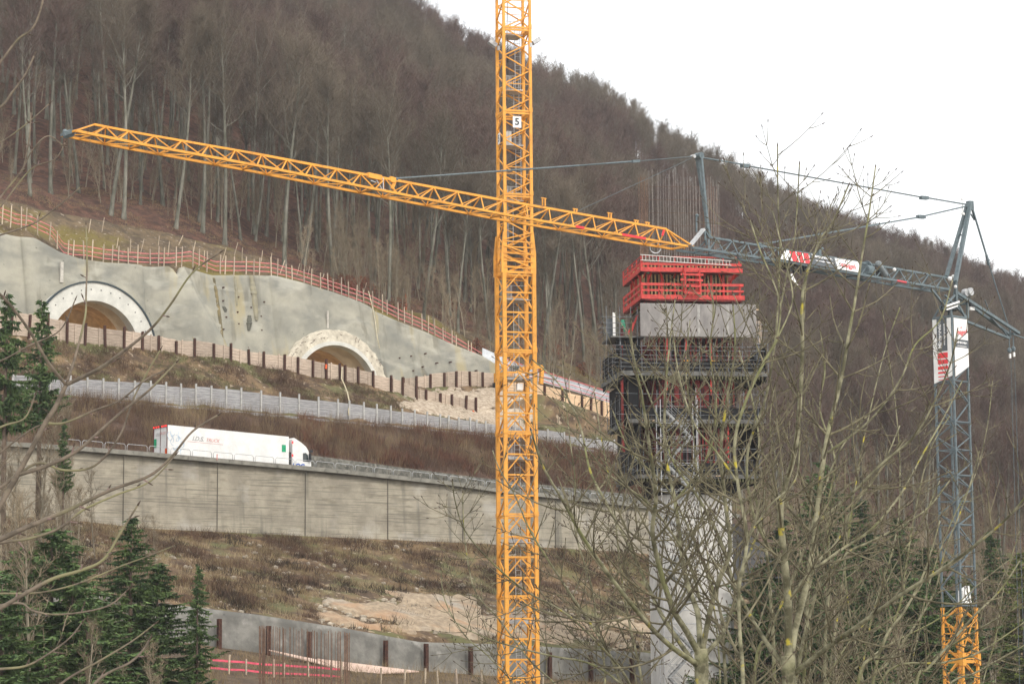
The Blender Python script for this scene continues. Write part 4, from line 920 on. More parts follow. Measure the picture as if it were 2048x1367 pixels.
    mb = MB(); mb.tube(J(1158, 331), J(1211, 327), .05, 6); mb.tube(J(1278, 322), ap, .03, 5); mb.tube(J(1386, 315), J(1151, 424), .018, 5); mb.build('tie_rope', M_rope, t)
    mb = MB()
    for off_ in (-.12, .12): mb.tube(J(1403, 315, off_), J(1487, 329, off_), .05, 6); mb.tube(J(1858, 396, off_), J(1934, 409, off_), .05, 6); mb.tube(J(1847, 432, off_), J(1934, 412, off_), .05, 6)
    for (px, py) in ((1490, 331), (1848, 395), (1842, 433)): mb.bar(J(px-7, py), J(px+7, py+1), .26, .22)
    mb.bar(J(1524, 488), J(1840, 434), .12, .1); mb.ball(J(1520, 488), .12); mb.build('tie_rod', M_gry, t)
    mb = MB(); mb.tube(J(1497, 332), J(1842, 394), .045, 6); mb.build('tie_rope', M_rope, t)
    # hoist ropes down from the strut
    mb = MB()
    for (a, b, c, d) in ((2022, 720, 2041, 1420), (2029, 717, 2052, 1420)): mb.tube(J(a, b), J(c, d)*1.0, .022, 5)
    mb.build('guy_rope', M_rope, t)
    mb = MB()
    for (px, py) in ((2019, 700), (2027, 697)): mb.ball(J(px, py), .16, 8, (1, 1, 1.3)); mb.bar(J(px, py-6), J(px-.5, 672), .06)
    mb.build('pulley', M_gry, t); mb = MB()
    for (px, py) in ((2020, 707), (2028, 704)): mb.bar(J(px, py), J(px+.3, py+9), .12)
    mb.build('rope_clamp', M_white, t)
    # winch, rollers, beacons near the mast
    mb = MB(); mb.disc(J(1931, 585, -.3), Nn, .26, .3, 16); mb.disc(J(1941, 583, -.5), Nn, .27, .2, 16); mb.build('rope_drum', M_galv, t)
    mb = MB(); mb.bar(J(1932, 590), J(1944, 616), .3, .3); mb.bar(J(1918, 612), J(1935, 590), .12); mb.bar(J(1905, 622), J(1930, 598), .1); mb.build('winch_frame', M_dark, t)
    mb = MB(); mb.box(J(1941, 619, -.3), -D*.5, Nn*.3, (0, 0, .22)); mb.bar(J(1892, 612, -.7), J(1918, 603, -.7), .12); mb.bar(J(1893, 619, -.7), J(1915, 611, -.7), .1); mb.build('lamp_box', M_white, t)
    mb = MB(); mb.ball(J(1900, 557, -.3), .17); mb.ball(J(1907, 553, -.2), .15); mb.ball(J(1911, 573, -.6), .12); mb.ball(J(1789, 539, -.3), .13); mb.build('beacon', M_white, t)
    # banner along the jib front
    def Fj(px, py, f):                                        # on the slanted front face: f 0 top chord, 1 bottom chord
        return plane_hit(px, py, M0-Nn*(hw*f+.12), Nn)
    mb = MB(); pl = [Fj(1557, 517, 1), Fj(1719, 545, 1), Fj(1717, 523.5, 0), Fj(1570, 500, 0)]; mb.prism(pl, -Nn*.03); bn_ = mb.build('banner', M_white, t)
    def strip(x0t, x1t, x0b, x1b, m, nm):
        k = lambda x: (x-1570)*(23.5/147)+500; kb = lambda x: (x-1557)*(28/162)+517
        mb = MB(); mb.prism([Fj(x0b, kb(x0b), 1)-Nn*.045, Fj(x1b, kb(x1b), 1)-Nn*.045, Fj(x1t, k(x1t), 0)-Nn*.045, Fj(x0t, k(x0t), 0)-Nn*.045], -Nn*.01); mb.build(nm, m, bn_)
    strip(1577, 1588, 1585, 1597, M_tred, 'red_bar'); strip(1592, 1602, 1600, 1608, M_tred, 'red_bar'); strip(1606, 1615.5, 1610, 1620, M_tred, 'red_bar')
    strip(1617, 1668, 1621, 1674, M_slate, 'dark_field')
    xd = (pl[1]-pl[0]).normalized(); yd = (pl[3]-pl[0]); yd = (yd-xd*yd.dot(xd)).normalized(); nf = xd.cross(yd)
    cN = (Fj(1694, 533, .5)); cT = Fj(1643, 517, .3); cU = Fj(1647, 525.5, .7)
    fo = nf*.1 if nf.dot(Vector((0, -1, 0))) > 0 else -nf*.1
    nagel(cN+fo, xd, yd, .72, bn_, 0)
    put_text('Mietservice', .42, cT+fo, xd, yd, M_twhite, bn_, bold=.014); put_text('www.nagel-gruppe.de', .2, cU+fo, xd, yd, M_twhite, bn_, bold=.003)
    # machinery and trolley under the jib
    rr = random.Random(5); mb = MB()
    for k in range(16):
        px = rr.uniform(1572, 1612); py = 521+(px-1560)*.17+rr.uniform(1, 14); p = J(px, py, rr.uniform(-.5, .5)); mb.box(p, D*rr.uniform(.2, .7), Nn*rr.uniform(.15, .5), (0, 0, rr.uniform(.08, .3)))
    for (px, py) in ((1580, 537), (1590, 541), (1600, 540), (1610, 536)): mb.disc(J(px, py, -.3), Nn, .22, .15, 12)
    mb.build('trolley', M_dark, t)
    mb = MB()
    for k in range(16): px = 1620+k*6.6; py = 529+(px-1620)*.172; p = J(px, py+4, -.62); mb.box(p, -D*.14, Nn*.1, (0, 0, .12))
    mb.build('cable_clip', M_dark, t)
    mb = MB(); a, b, c = J(1581, 548, -.4), J(1590, 566, -.5), J(1597, 571, -.6); mb.add([a, J(1585, 547, -.4), J(1590, 558, -.45), c, b, J(1583, 560, -.4), a+Nn*.02, J(1585, 547, -.38), J(1590, 558, -.43), c+Nn*.02, b+Nn*.02, J(1583, 560, -.38)], [(0, 1, 2, 5), (5, 2, 3, 4), (6, 11, 8, 7), (11, 10, 9, 8)]); mb.build('hanging_rag', M_white, t)
    mb = MB(); mb.tube(J(1757, 529, -.5), J(1771, 550, -.2), .2, 12); mb.ball(J(1757, 528, -.5), .24, 10); mb.build('cylinder_motor', mat('motor_grey', (.22, .25, .26), None, 3, .4), t)
    mb = MB(); mb.disc(J(1737, 541, -.2), D, .36, .7, 16); mb.box(J(1728, 548, -.3), -D*1.0, Nn*.6, (0, 0, .1)); mb.disc(J(1733, 536, .1), D, .5, .1, 16); mb.build('winch', M_gry, t)
    mb = MB(); mb.box(J(1764, 549, -.2), -D*.6, Nn*.5, (0, 0, .35)); mb.build('dark_box', M_dark, t)
    mb = MB(); mb.tube(J(1793, 561, -hw), J(1812, 564.5, -hw), .085, 8); mb.build('red_marking', M_tred, t)
    mb = MB(); mb.bar(J(1638, 512), J(1638, 499), .25, .2); mb.ball(J(1644, 497), .12); mb.build('lamp', M_gry, t)
jib_crane()
# ================================================================== BRIDGE PIER UNDER CONSTRUCTION
yw = R(8); E1 = Vector((math.cos(yw), math.sin(yw), 0)); E2 = Vector((-math.sin(yw), math.cos(yw), 0)); PQ = P(1325, 980, 185)
def PF(px, py, off=0): return plane_hit(px, py, PQ+E2*off, E2)      # point on the plane 'off' metres behind the shaft's front
U = lambda p, z: Vector((p.x, p.y, z)); UP = Vector((0, 0, 1))
gnd_p = -6.5
c0 = U(PF(1325, 980), gnd_p); WP = (PF(1465, 980)-PF(1325, 980)).dot(E1); DP = 6.0
pier = thing('bridge_pier', c0+E1*WP/2+E2*DP/2, 'pale smooth concrete bridge pier rising out of the valley behind the bare ash branches', 'pier')
mb = MB(); ztp = PF(1400, 700).z; lifts = []
z = gnd_p
while z < ztp:
    z2 = min(ztp, z+4.1); ch = .35
    ring = [c0+E1*ch, c0+E1*(WP-ch), c0+E1*WP+E2*ch, c0+E1*WP+E2*(DP-ch), c0+E1*(WP-ch)+E2*DP, c0+E1*ch+E2*DP, c0+E2*(DP-ch), c0+E2*ch]
    mb.prism([U(q, z) for q in ring], (0, 0, z2-z-.025))
    ctr = c0+E1*WP/2+E2*DP/2; mb.prism([U(ctr+(q-ctr)*.994, z2-.03) for q in ring], (0, 0, .035)); z = z2
mb.build('shaft', M_conc, pier)
mb = MB(); z = gnd_p+.8
while z < PF(1400, 990).z:
    for f in (.16, .5, .84): mb.disc(U(c0+E1*WP*f-E2*.0, z), E2, .04, .02, 8)
    z += 2.05
mb.build('tie_hole', M_dark, pier)
# ---- climbing platforms below the grey boards
def pz(py, off=-1.6): return PF(1400, py, off).z
cf = thing('climbing_scaffold', U(c0+E1*WP/2+E2*DP/2, pz(975)), 'shade-darkened red climbing formwork with tube railings wrapped around the top of the pier', 'formwork')
xL, xR = -1.75, (PF(1513, 700, -1.6)-c0).dot(E1)                   # platform extents along E1
xL = (PF(1283, 700, -1.6)-c0).dot(E1); yF, yB = -1.6, DP+1.4
def LP(x, y, z): return U(c0+E1*x+E2*y, z)
def lbox(mb, x0, x1, y0, y1, z0, z1): mb.box(LP(x0, y0, z0), E1*(x1-x0), E2*(y1-y0), (0, 0, z1-z0))
M_deck = mat('grey_deck', (.16, .16, .15), (.09, .09, .085), 2, .9); M_mossd = mat('mossy_edge', (.13, .13, .07), (.07, .07, .04), 3, 1)
decks = [(948, 956, 1.15, -.75), (838, 846, .5, -.3), (742, 751, 0, 0)]
for (ya, yb, dl, dr) in decks:
    z1, z0 = pz(ya), pz(yb); mb = MB()
    lbox(mb, xL-1.6+dl, xR+.9+dr, yF, yF+1.25, z0, z1); lbox(mb, xL-1.6+dl, xL+.1, yF+1.26, yB, z0, z1); lbox(mb, xR-.2+dr, xR+.9+dr, yF+1.26, yB, z0, z1); mb.build('deck', M_deck, cf)
    mb = MB(); k = xL
    while k < xR+.5+dr: lbox(mb, k, k+.1, yF-.02, yF+1.4, z0-.26, z0-.02); k += .24
    mb.build('deck_joist', M_mossd, cf)
# recessed formwork faces between the decks, shade painted into their dark colour
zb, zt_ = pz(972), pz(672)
mb = MB(); lbox(mb, -.35, WP+.35, -.4, DP+.4, pz(955), zt_); mb.build('form_face', mat('shaded_form_face', (.045, .035, .035), (.02, .018, .02), .8, .9), cf)
mb = MB()
for k in range(15):
    x = -.2+(WP+.3)*k/14; lbox(mb, x-.06, x+.06, -.62, -.42, pz(950), zt_)
for k in range(9):
    y = -.2+(DP+.4)*k/8; lbox(mb, -.6, -.4, y-.07, y+.07, pz(950), zt_)
mb.build('form_girder', M_shred, cf)
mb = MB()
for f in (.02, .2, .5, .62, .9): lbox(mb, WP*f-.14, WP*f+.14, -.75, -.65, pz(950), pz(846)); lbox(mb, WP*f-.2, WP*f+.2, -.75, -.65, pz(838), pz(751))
mb.build('form_panel', M_shred, cf)
mb = MB()
for (px, a, b) in ((1334, 676, 780), (1372, 676, 745), (1422, 676, 790), (1456, 810, 940)):
    p, q = PF(px, a, -1.3), PF(px, b, -1.3); mb.tube(p, q, .055, 6)
mb.build('red_prop', M_red, cf)
mb = MB()
for x0, x1 in ((PF(1366, 720, -1.3), PF(1379, 720, -1.3)), (PF(1421, 720, -1.3), PF(1431, 720, -1.3))): mb.box(U(x0, pz(733)), E1*(x1-x0).dot(E1), E2*.1, (0, 0, .55))
mb.build('yellow_plate', mat('amber_plate', (.75, .36, .03), None, 3, .5), cf)
# tube railings
mb = MB()
for (base, tops, dl, dr) in ((742, (735, 727, 719, 711, 701, 693), 0, 0), (838, (830, 821, 812, 802, 788), .5, -.3), (948, (940, 930, 920, 908, 897), 1.15, -.75)):
    for py in tops[::(1 if base == 742 else 2)]:
        z = pz(py); ex = rng.uniform(.2, .9); mb.tube(LP(xL-.2, yF-.06, z), LP(xR+ex+dr, yF-.06, z), .024, 6)
        mb.tube(LP(xL-1.55+dl, yF-.4, z), LP(xL-1.55+dl, yB, z), .024, 6); mb.tube(LP(xL+dl-rng.uniform(2.0, 2.6), yF-.12, z+.05), LP(xL-.4, yF-.12, z), .024, 6)
    z0, z1 = pz(base), pz(tops[-1]-8)
    for k in range(9): x = xL+(xR-xL)*k/8; mb.tube(LP(x, yF-.1, z0), LP(x, yF-.1, z1), .026, 6)
    for k in range(6): y = yF+(yB-yF)*k/5; mb.tube(LP(xL-1.6+dl, y, z0), LP(xL-1.6+dl, y, z1), .026, 6); mb.tube(LP(xR+.9+dr, y, z0), LP(xR+.9+dr, y, z1), .026, 6)
mb.build('railing', M_tube, cf)
rc = random.Random(12); mb = MB()
for k in range(34):
    base = rc.choice((742, 838, 948)); x = rc.uniform(xL-.2, xR-.3); z = pz(base)
    if rc.random() < .5: lbox(mb, x, x+rc.uniform(.3, 1.1), yF+.2, yF+.5, z, z+rc.uniform(.15, .7))
    else: mb.bar(LP(x, yF+.4, z), LP(x+rc.uniform(-.8, .8), -.6, z+rc.uniform(1.2, 2.6)), .09)
mb.build('clutter', mat('dull_rust_red', (.20, .05, .035), (.07, .04, .035), 1.5, .8), cf)
mb = MB()
for k in range(12): z = pz(rc.choice((748, 842, 952))); x = rc.uniform(xL-1, xR); mb.box(LP(x, yF-.25, z), E1*.12, E2*rc.uniform(.5, 1.2), (0, 0, .05))
mb.build('plank_end', M_boardn, cf)
mb = MB()                                                          # dark net down the left side; front sheets added to deepen the shade
lbox(mb, xL-.4, xL-.34, yF+.2, yB-.5, pz(965), pz(850)); lbox(mb, xL-1.0, xL-.94, yF+.2, yB-.5, pz(850), pz(760)); lbox(mb, xL-.4, xL-.1, yF+.2, yF+.26, pz(965), pz(850)); lbox(mb, xL-1.3, xL-.1, yF+.9, yF+.95, pz(850), pz(690)); lbox(mb, -.2, WP+.2, -.35, DP+.3, pz(985), pz(955)); 
for a_, b_2 in ((948, 925), (838, 815), (742, 722)): lbox(mb, xL-1.5+(.0 if a_ < 800 else .5 if a_ < 900 else 1.15), xR+.5-(.0 if a_ < 800 else .3 if a_ < 900 else .75), yF-.0, yF+.03, pz(a_), pz(b_2))
lbox(mb, xR+.1, xR+.14, yF+.5, yB-.5, pz(965), pz(850)); lbox(mb, xR+.84, xR+.88, yF+.5, yB-.5, pz(760), pz(690)); lbox(mb, xL-1.52, xL-1.46, yF+.1, yB-.5, pz(760), pz(695)); mb.build('net_and_shade', M_net_shade, cf)
mb = MB(); lbox(mb, xL-1.5, xL-1.35, yF+.5, yF+.9, pz(900), pz(690)); lbox(mb, xL-1.3, xL-1.1, yF+1.5, yF+1.9, pz(900), pz(650)); mb.build('form_girder', M_shred, cf)
# grey sloping boards around the working level
M_pl2 = M_ply
sh = thing('windshield', U(c0, pz(672)), 'grey weathered plywood windshield boards hung across the front of the pier top', 'board screen')
n = 4; a0, a1 = (PF(1281, 672, -1.75)-c0).dot(E1), (PF(1514, 675, -1.75)-c0).dot(E1); zb_, zt2 = pz(673, -1.75), pz(607, -1.75)
for k in range(n):
    x0, x1 = a0+(a1-a0)*k/n, a0+(a1-a0)*(k+1)/n-.03; mb = MB(); lbox(mb, x0, x1, -1.8, -1.74, zb_, zt2+.03*rng.uniform(-1, 1)); mb.build('panel', M_ply, sh)
mb = MB()
for k in range(n-1): x = a0+(a1-a0)*(k+1)/n; lbox(mb, x-.12, x+.1, -1.83, -1.8, zb_+.02, zt2-.1)
mb.build('cover_strip', mat('pale_strip2', (.38, .37, .35), None, 3, .9), sh)
# side wings left and right
wg = thing('side_platform', U(PF(1245, 670, 1), pz(690)), 'small side platform with a white board left of the grey windshield', 'platform')
mb = MB(); p = PF(1226, 664, 0); mb.box(U(p, pz(668)), E1*.2, E2*.08, (0, 0, 1.85)); mb.build('board', M_white, wg, label='upright white board'); mb = MB(); mb.box(U(PF(1214, 664, .5), pz(672)), E1*.45, E2*.06, (0, 0, 1.6)); mb.build('board', M_slate, wg, label='dark grey board')
mb = MB(); a = PF(1222, 672, -1); mb.box(U(a, pz(674)), E1*2.6, E2*4, (0, 0, .12)); mb.build('deck', M_deck, wg)
mb = MB()
for py in (633, 645, 655, 665): mb.tube(U(PF(1200, py, -1), pz(py)), U(PF(1262, py, -1), pz(py)), .025, 6); mb.tube(U(PF(1213, py, -1), pz(py)), U(PF(1213, py, -1), pz(py))+E2*4, .025, 6)
for px in (1213, 1240, 1262, 1275): mb.tube(U(PF(px, 672, -1), pz(690)), U(PF(px, 672, -1), pz(612)), .03, 6)
mb.build('railing', M_tube, wg)
mb = MB(); q = U(PF(1243, 640, 0), pz(658)); mb.box(q, E1*.3, E2*.3, (0, 0, .9)); mb.build('green_machine', mat('machine_green', (.05, .36, .22), None, 3, .5), wg)
mb = MB(); mb.bar(PF(1256, 668, -.8), PF(1268, 645, -.8), .16, .16); mb.bar(PF(1262, 664, -.8), PF(1275, 630, -.8), .12, .12); mb.build('red_brace', M_red, wg)
mb = MB(); mb.box(U(PF(1232, 676, -.5), pz(742)), E1*1.9, E2*.1, (0, 0, pz(676)-pz(742))); mb.build('net_and_shade', M_net_shade, wg)
wr = thing('side_platform', U(PF(1520, 670, 1), pz(690)), 'narrow side platform with brown boards right of the grey windshield', 'platform')
mb = MB(); mb.box(U(PF(1514, 690, -.3), pz(682)), E1*.38, E2*2.5, (0, 0, pz(635)-pz(682))); mb.build('board', M_board, wr)
mb = MB()
for py in (645, 658, 671, 684, 698, 712, 725, 738): mb.tube(U(PF(1508, py, -1), pz(py)), U(PF(1508, py, -1), pz(py))+E1*rng.uniform(.9, 1.25), .03, 6)
mb.tube(U(PF(1517, 700, -.5), pz(740)), U(PF(1517, 700, -.5), pz(635)), .04, 6); mb.build('railing', M_tube, wr)
mb = MB(); mb.box(U(PF(1510, 616, -1), pz(616)), E1*.35, E2*.1, (0, 0, .08)); mb.build('plank_end', M_boardn, wr)
# ---- bright red climbing formwork on top
rf = thing('red_formwork', U(PF(1370, 600, 1), pz(606, -1.2)), 'bright red climbing formwork with two railed walkways on top of the pier', 'formwork')
fx0, fx1 = (PF(1283, 590, -1.2)-c0).dot(E1), (PF(1485, 590, -1.2)-c0).dot(E1); fy0, fy1 = -1.2, DP+.2
def rz(py, off=-1.2): return PF(1380, py, off).z
mb = MB()
for (py, h, w) in ((569, .2, .06), (581, .16, .06), (594, .34, .14), (528.5, .2, .06), (539.5, .34, .14)):
    z = rz(py); ex = .0 if py < 545 else .15
    xa, xb = fx0, fx1+(.1 if py > 545 else -.02)
    mb.box(LP(xa, fy0-.02, z-h/2), E1*(xb-xa), E2*w, (0, 0, h)); mb.box(LP(xa-.05, fy0+.05, z-h/2), E1*w, E2*(fy1-fy0), (0, 0, h)); mb.box(LP(xb-.05, fy0+.05, z-h/2), E1*w, E2*(fy1-fy0-1), (0, 0, h))
z = rz(514); mb.tube(LP(fx0+.1, fy0, z), LP(fx1-.1, fy0, z), .04, 6); mb.tube(LP(fx0, fy0, z), LP(fx0, fy1, z), .04, 6); mb.tube(LP(fx0, fy0, rz(521)), LP(fx0, fy1, rz(521)), .04, 6)
mb.build('rail', M_red, rf)
mb = MB()
for k in range(7):
    x = fx0+.1+(fx1-fx0-.3)*k/6; mb.bar(LP(x, fy0+.1, rz(543)), LP(x, fy0+.04, rz(513)), .08); mb.bar(LP(x, fy0+.1, rz(598)), LP(x, fy0+.04, rz(566)), .09)
for k in range(5):
    y = fy0+(fy1-fy0)*k/4; mb.bar(LP(fx0, y, rz(543)), LP(fx0, y, rz(513)), .08); mb.bar(LP(fx0, y, rz(598)), LP(fx0, y, rz(566)), .09)
mb.build('rail_post', M_red, rf)
ix0, ix1, iy0 = (PF(1293, 570, -.1)-c0).dot(E1), (PF(1458, 570, -.1)-c0).dot(E1), -.1
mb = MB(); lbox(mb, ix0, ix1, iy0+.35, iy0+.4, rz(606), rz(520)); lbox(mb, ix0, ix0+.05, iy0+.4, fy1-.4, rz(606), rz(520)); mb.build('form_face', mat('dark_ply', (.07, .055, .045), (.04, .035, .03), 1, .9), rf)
mb = MB(); k = ix0+.08
while k < ix1: lbox(mb, k, k+.11, iy0+.1, iy0+.34, rz(604), rz(521)); k += .3
k = iy0+.5
while k < fy1-.6: lbox(mb, ix0-.24, ix0-.02, k, k+.11, rz(604), rz(521)); k += .42
mb.build('timber_stud', mat('yellow_stud', (.50, .36, .18), (.36, .25, .12), 2, .8), rf)
mb = MB()
for f in (.02, .18, .47, .60, .78, .93): x = ix0+(ix1-ix0)*f; lbox(mb, x-.06, x+.1, iy0-.06, iy0+.08, rz(606), rz(521))
for y in (.6, 2.4, 4.2): lbox(mb, ix0-.42, ix0-.26, y, y+.14, rz(606), rz(525))
for (a, b) in ((1294, 1304), (1330, 1318), (1445, 1436), (1460, 1472)): mb.bar(PF(a, 568, -.3), PF(b, 541, -1.1), .09)
for f in (.05, .35, .65, .95): x = fx0+(fx1-fx0)*f; mb.bar(LP(x, fy0+.1, rz(596)), LP(x, iy0, rz(604)), .1); mb.bar(LP(x, fy0+.1, rz(541)), LP(x, iy0, rz(552)), .1)
mb.bar(LP(fx0, .4, rz(541)), LP(ix0-.3, .4, rz(560)), .1); mb.bar(LP(fx0, 3, rz(541)), LP(ix0-.3, 3, rz(560)), .1)
mb.build('girder', M_red, rf)
mb = MB(); pL = [(1366, 538), (1370, 538), (1372, 586), (1368, 586)]                # front H-frame
for (px, py0, py1, w) in ((1368, 536, 586, .2), (1398, 541, 585, .17)): mb.bar(PF(px, py0, -1.45), PF(px+2, py1, -1.45), w, .12)
for (xa, xb, py) in ((1361, 1407, 548), (1361, 1406, 559), (1366, 1402, 571), (1368, 1402, 585)): mb.bar(PF(xa, py, -1.5), PF(xb, py+1.5, -1.5), .08, .17)
mb.build('front_frame', M_red, rf)
mb = MB(); lbox(mb, fx0, fx1, fy0, iy0+.05, rz(545), rz(542)); lbox(mb, fx0, fx1, fy0, iy0+.05, rz(602), rz(598.5)); lbox(mb, fx0, ix0-.3, fy0, fy1, rz(545), rz(542)); lbox(mb, fx0, ix0-.3, fy0, fy1, rz(602), rz(598.5)); mb.build('deck', M_shred, rf)
mb = MB(); za, zb2 = rz(512.5), rz(524); la, lb_ = LP(fx0-.05, fy0-.1, rz(511)), LP(fx1-.85, fy0-.1, rz(521)); la2, lb2 = la-UP*.42, lb_-UP*.34
mb.bar(la, lb_, .06, .05); mb.bar(la2, lb2, .06, .05)
for k in range(26): f = (k+.5)/26; mb.bar(la.lerp(lb_, f), la2.lerp(lb2, f), .035)
mb.build('ladder', mat('aluminium', (.68, .66, .62), (.5, .48, .45), 3, .4, metal=.2), rf)
mb = MB(); mb.ball(PF(1296, 544, -.9), .13); mb.build('green_lamp', mat('machine_green', (.05, .36, .22)), rf)
mb = MB(); c = PF(1311, 496, -.6); pts = [c+E1*.42*math.cos(u*math.pi/10)+UP*.42*math.sin(u*math.pi/10) for u in range(21)]
for d_ in (0, .03, .06): mb.ptube([q+E2*d_+UP*d_ for q in pts], [.02]*21, 5)
tag(mb.build('cable_coil', M_galv, None, origin=c), 'round coil of grey cable hanging above the left end of the red formwork', 'cable')
# ---- vertical reinforcement rising from the pier
rb = thing('reinforcement', U(PF(1370, 515, 2), rz(560)), 'tall upright rusty and grey reinforcing bars rising from the red formwork', 'rebar')
rr = random.Random(9)
bars = []
for k in range(11): bars.append((1281+k*1.5+rr.uniform(-.3, .3), 356+rr.uniform(-4, 3), 0, rr.uniform(.2, 5)))
for k in range(22): bars.append((1299+k*4.9+rr.uniform(-1.3, 1.3), 342+rr.uniform(-4, 12)+(8 if k > 14 else 0), 1, rr.uniform(.2, 5)))
for k in range(18): bars.append((1408+k*1.9+rr.uniform(-1, 1), 352+rr.uniform(-4, 22)+k*.6, 1 if k % 3 else 0, rr.uniform(.2, 5)))
for (px, py, g, off) in bars:
    x = PF(px, 500, off); mb = MB(); lean = rr.uniform(-.1, .1); mb.ptube([U(x, rz(604)), U(x+E1*lean*.3, rz(430)), U(x+E1*lean, PF(px, py, off).z)], [.022, .018, .016], 4)
    mb.build('bar', M_rebarg if g else M_rebar, rb)
mb = MB()
for k in range(9): z = PF(1400, 380+k*26, 2).z; mb.tube(U(PF(1298, 400, 1), z), U(PF(1440, 400, 1), z+.05), .015, 4)
mb.build('cross_bar', M_rebar, rb)
# ---- stair tower in front of the pier
sx0, sx1 = PF(1322, 900, -3.4), PF(1396, 900, -3.4); WS_ = (sx1-sx0).dot(E1)*1.0; st = thing('stair_tower', U(sx0, -6.5), 'slim galvanised stair tower standing in front of the pale pier', 'stair tower')
o0 = U(sx0, 0); zt3 = PF(1360, 822, -3.4).z
mb = MB()
cs_ = [o0, o0+E1*WS_, o0+E1*WS_+E2*1.6, o0+E2*1.6]
for c in cs_: mb.tube(U(c, -6.5), U(c, zt3+rng.uniform(0, .9)), .035, 6)
mb.tube(U(o0+E1*WS_*.97, 10), U(o0+E1*WS_*.97, PF(1360, 775, -3.4).z), .03, 6); mb.build('standard', M_galv, st)
z = -6.5; k = 0
while z < zt3-1:
    mb = MB(); h = 2.0
    for a, b in ((0, 1), (1, 2), (2, 3), (3, 0)): mb.tube(U(cs_[a], z), U(cs_[b], z), .024, 5); mb.tube(U(cs_[a], z+1), U(cs_[b], z+1), .02, 5)
    mb.tube(U(cs_[3], z), U(cs_[2], z+h), .02, 5); mb.build('ledger', M_galv, st)
    mb = MB(); s_, e_ = (o0+E1*.45, o0+E1*(WS_-.45)) if k % 2 else (o0+E1*(WS_-.45), o0+E1*.45)
    a, b = U(s_, z)+E2*.25, U(e_, z+h)+E2*.25
    for d_ in (0, .62): mb.bar(a+E2*d_, b+E2*d_, .04, .17)
    for q in range(9): c = a.lerp(b, (q+.5)/9); mb.box(c-E1*.12, E1*.24, E2*.62, (0, 0, .03))
    for d_ in (0, .62): mb.tube(a+E2*d_+UP*1.0, b+E2*d_+UP*1.0, .02, 5); mb.tube(a+E2*d_+UP*.5, b+E2*d_+UP*.5, .018, 5)
    mb.box(U(e_, z+h-.03)+E2*.2-E1*.3, E1*.6, E2*.9, (0, 0, .05)); mb.build('stair_flight', mat('worn_galvanised', (.34, .35, .35), (.20, .21, .21), 4, .5, metal=.2), st); z += h; k += 1
# ---- rusty reinforcement standing in front of the lower wall
rl = thing('reinforcement', P(600, 1420, 140), 'rusty reinforcing bars standing upright in front of the lower grey wall', 'rebar')
rr = random.Random(31); aa, bb = P(512, 1300, 140), P(694, 1300, 146)
for k in range(84):
    f = (rr.random()**.8 if k < 60 else (rr.uniform(0, .05) if k < 70 else rr.uniform(.94, 1))); p = aa.lerp(bb, f); p.z = 0; p = p+Vector((0, rr.uniform(0, 3), 0)); px = 512+182*f
    pt = P(px, 1248+px*.0+rr.uniform(0, 8)+(f*14), p.y); mb = MB(); lean = rr.uniform(-.06, .06)
    mb.ptube([U(p+Vector((lean, 0, 0)), -6.2), U(p, pt.z)], [.02, .017], 5); mb.build('bar', M_rebar, rl)
mb = MB()
for z in (-1.5, -.2): mb.tube(U(aa, z), U(bb, z), .015, 4)
mb.build('cross_bar', M_rebar, rl)
# ================================================================== TREES
def bark_mat(name, ca, cb, tint=None, tintcol=None, zone=False):
    m = mat(name, ca, cb, 1.6, .95, stretch=(1, 1, .35), detail=5, lo=.35, hi=.65)
    nt = m.node_tree; ns, ls = nt.nodes, nt.links; b = ns['Principled BSDF']; src = b.inputs['Base Color'].links[0].from_socket
    oi = ns.new('ShaderNodeObjectInfo'); hs = ns.new('ShaderNodeHueSaturation'); mr = ns.new('ShaderNodeMapRange'); mr.inputs[3].default_value = .72; mr.inputs[4].default_value = 1.3
    ls.new(oi.outputs['Random'], mr.inputs[0]); ls.new(mr.outputs[0], hs.inputs['Value'])
    if zone:                                                    # stands of another species: greyer, greener twigs
        no = ns.new('ShaderNodeTexNoise'); no.inputs['Scale'].default_value = .016; no.inputs['Detail'].default_value = 2
        ls.new(oi.outputs['Location'], no.inputs[0]); mr2 = ns.new('ShaderNodeMapRange'); mr2.inputs[1].default_value = .47; mr2.inputs[2].default_value = .56
        mx = ns.new('ShaderNodeMix'); mx.data_type = 'RGBA'; mx.inputs[7].default_value = (*tintcol, 1)
        ls.new(no.outputs[0], mr2.inputs[0]); ls.new(mr2.outputs[0], mx.inputs[0]); ls.new(src, mx.inputs[6]); src = mx.outputs[2]
    ls.new(src, hs.inputs['Color']); ls.new(hs.outputs[0], b.inputs['Base Color']); return m
M_bark = bark_mat('beech_bark', (.215, .205, .17), (.08, .083, .06))
M_twig = bark_mat('beech_twigs', (.155, .105, .088), (.07, .047, .039), zone=True, tintcol=(.14, .115, .085))
M_sapb = bark_mat('sapling_bark', (.30, .265, .20), (.18, .155, .11)); M_sapt = bark_mat('sapling_twigs', (.27, .22, .15), (.17, .135, .09))
def rnd_dir(rr, el0, el1):
    a = rr.uniform(0, 2*math.pi); e = R(rr.uniform(el0, el1)); return Vector((math.cos(a)*math.cos(e), math.sin(a)*math.cos(e), math.sin(e)))
def tri(mb, p, d, L, w, rr):
    a = d.cross(Vector((rr.uniform(-1, 1), rr.uniform(-1, 1), rr.uniform(-1, 1))))
    if a.length < 1e-3: return
    a = a.normalized()*w/2; n = len(mb.v); q = p+d*L; mb.v += [tuple(p-a), tuple(p+a), tuple(q)]; mb.f.append((n, n+1, n+2)); mb.m.append(mb.cur)
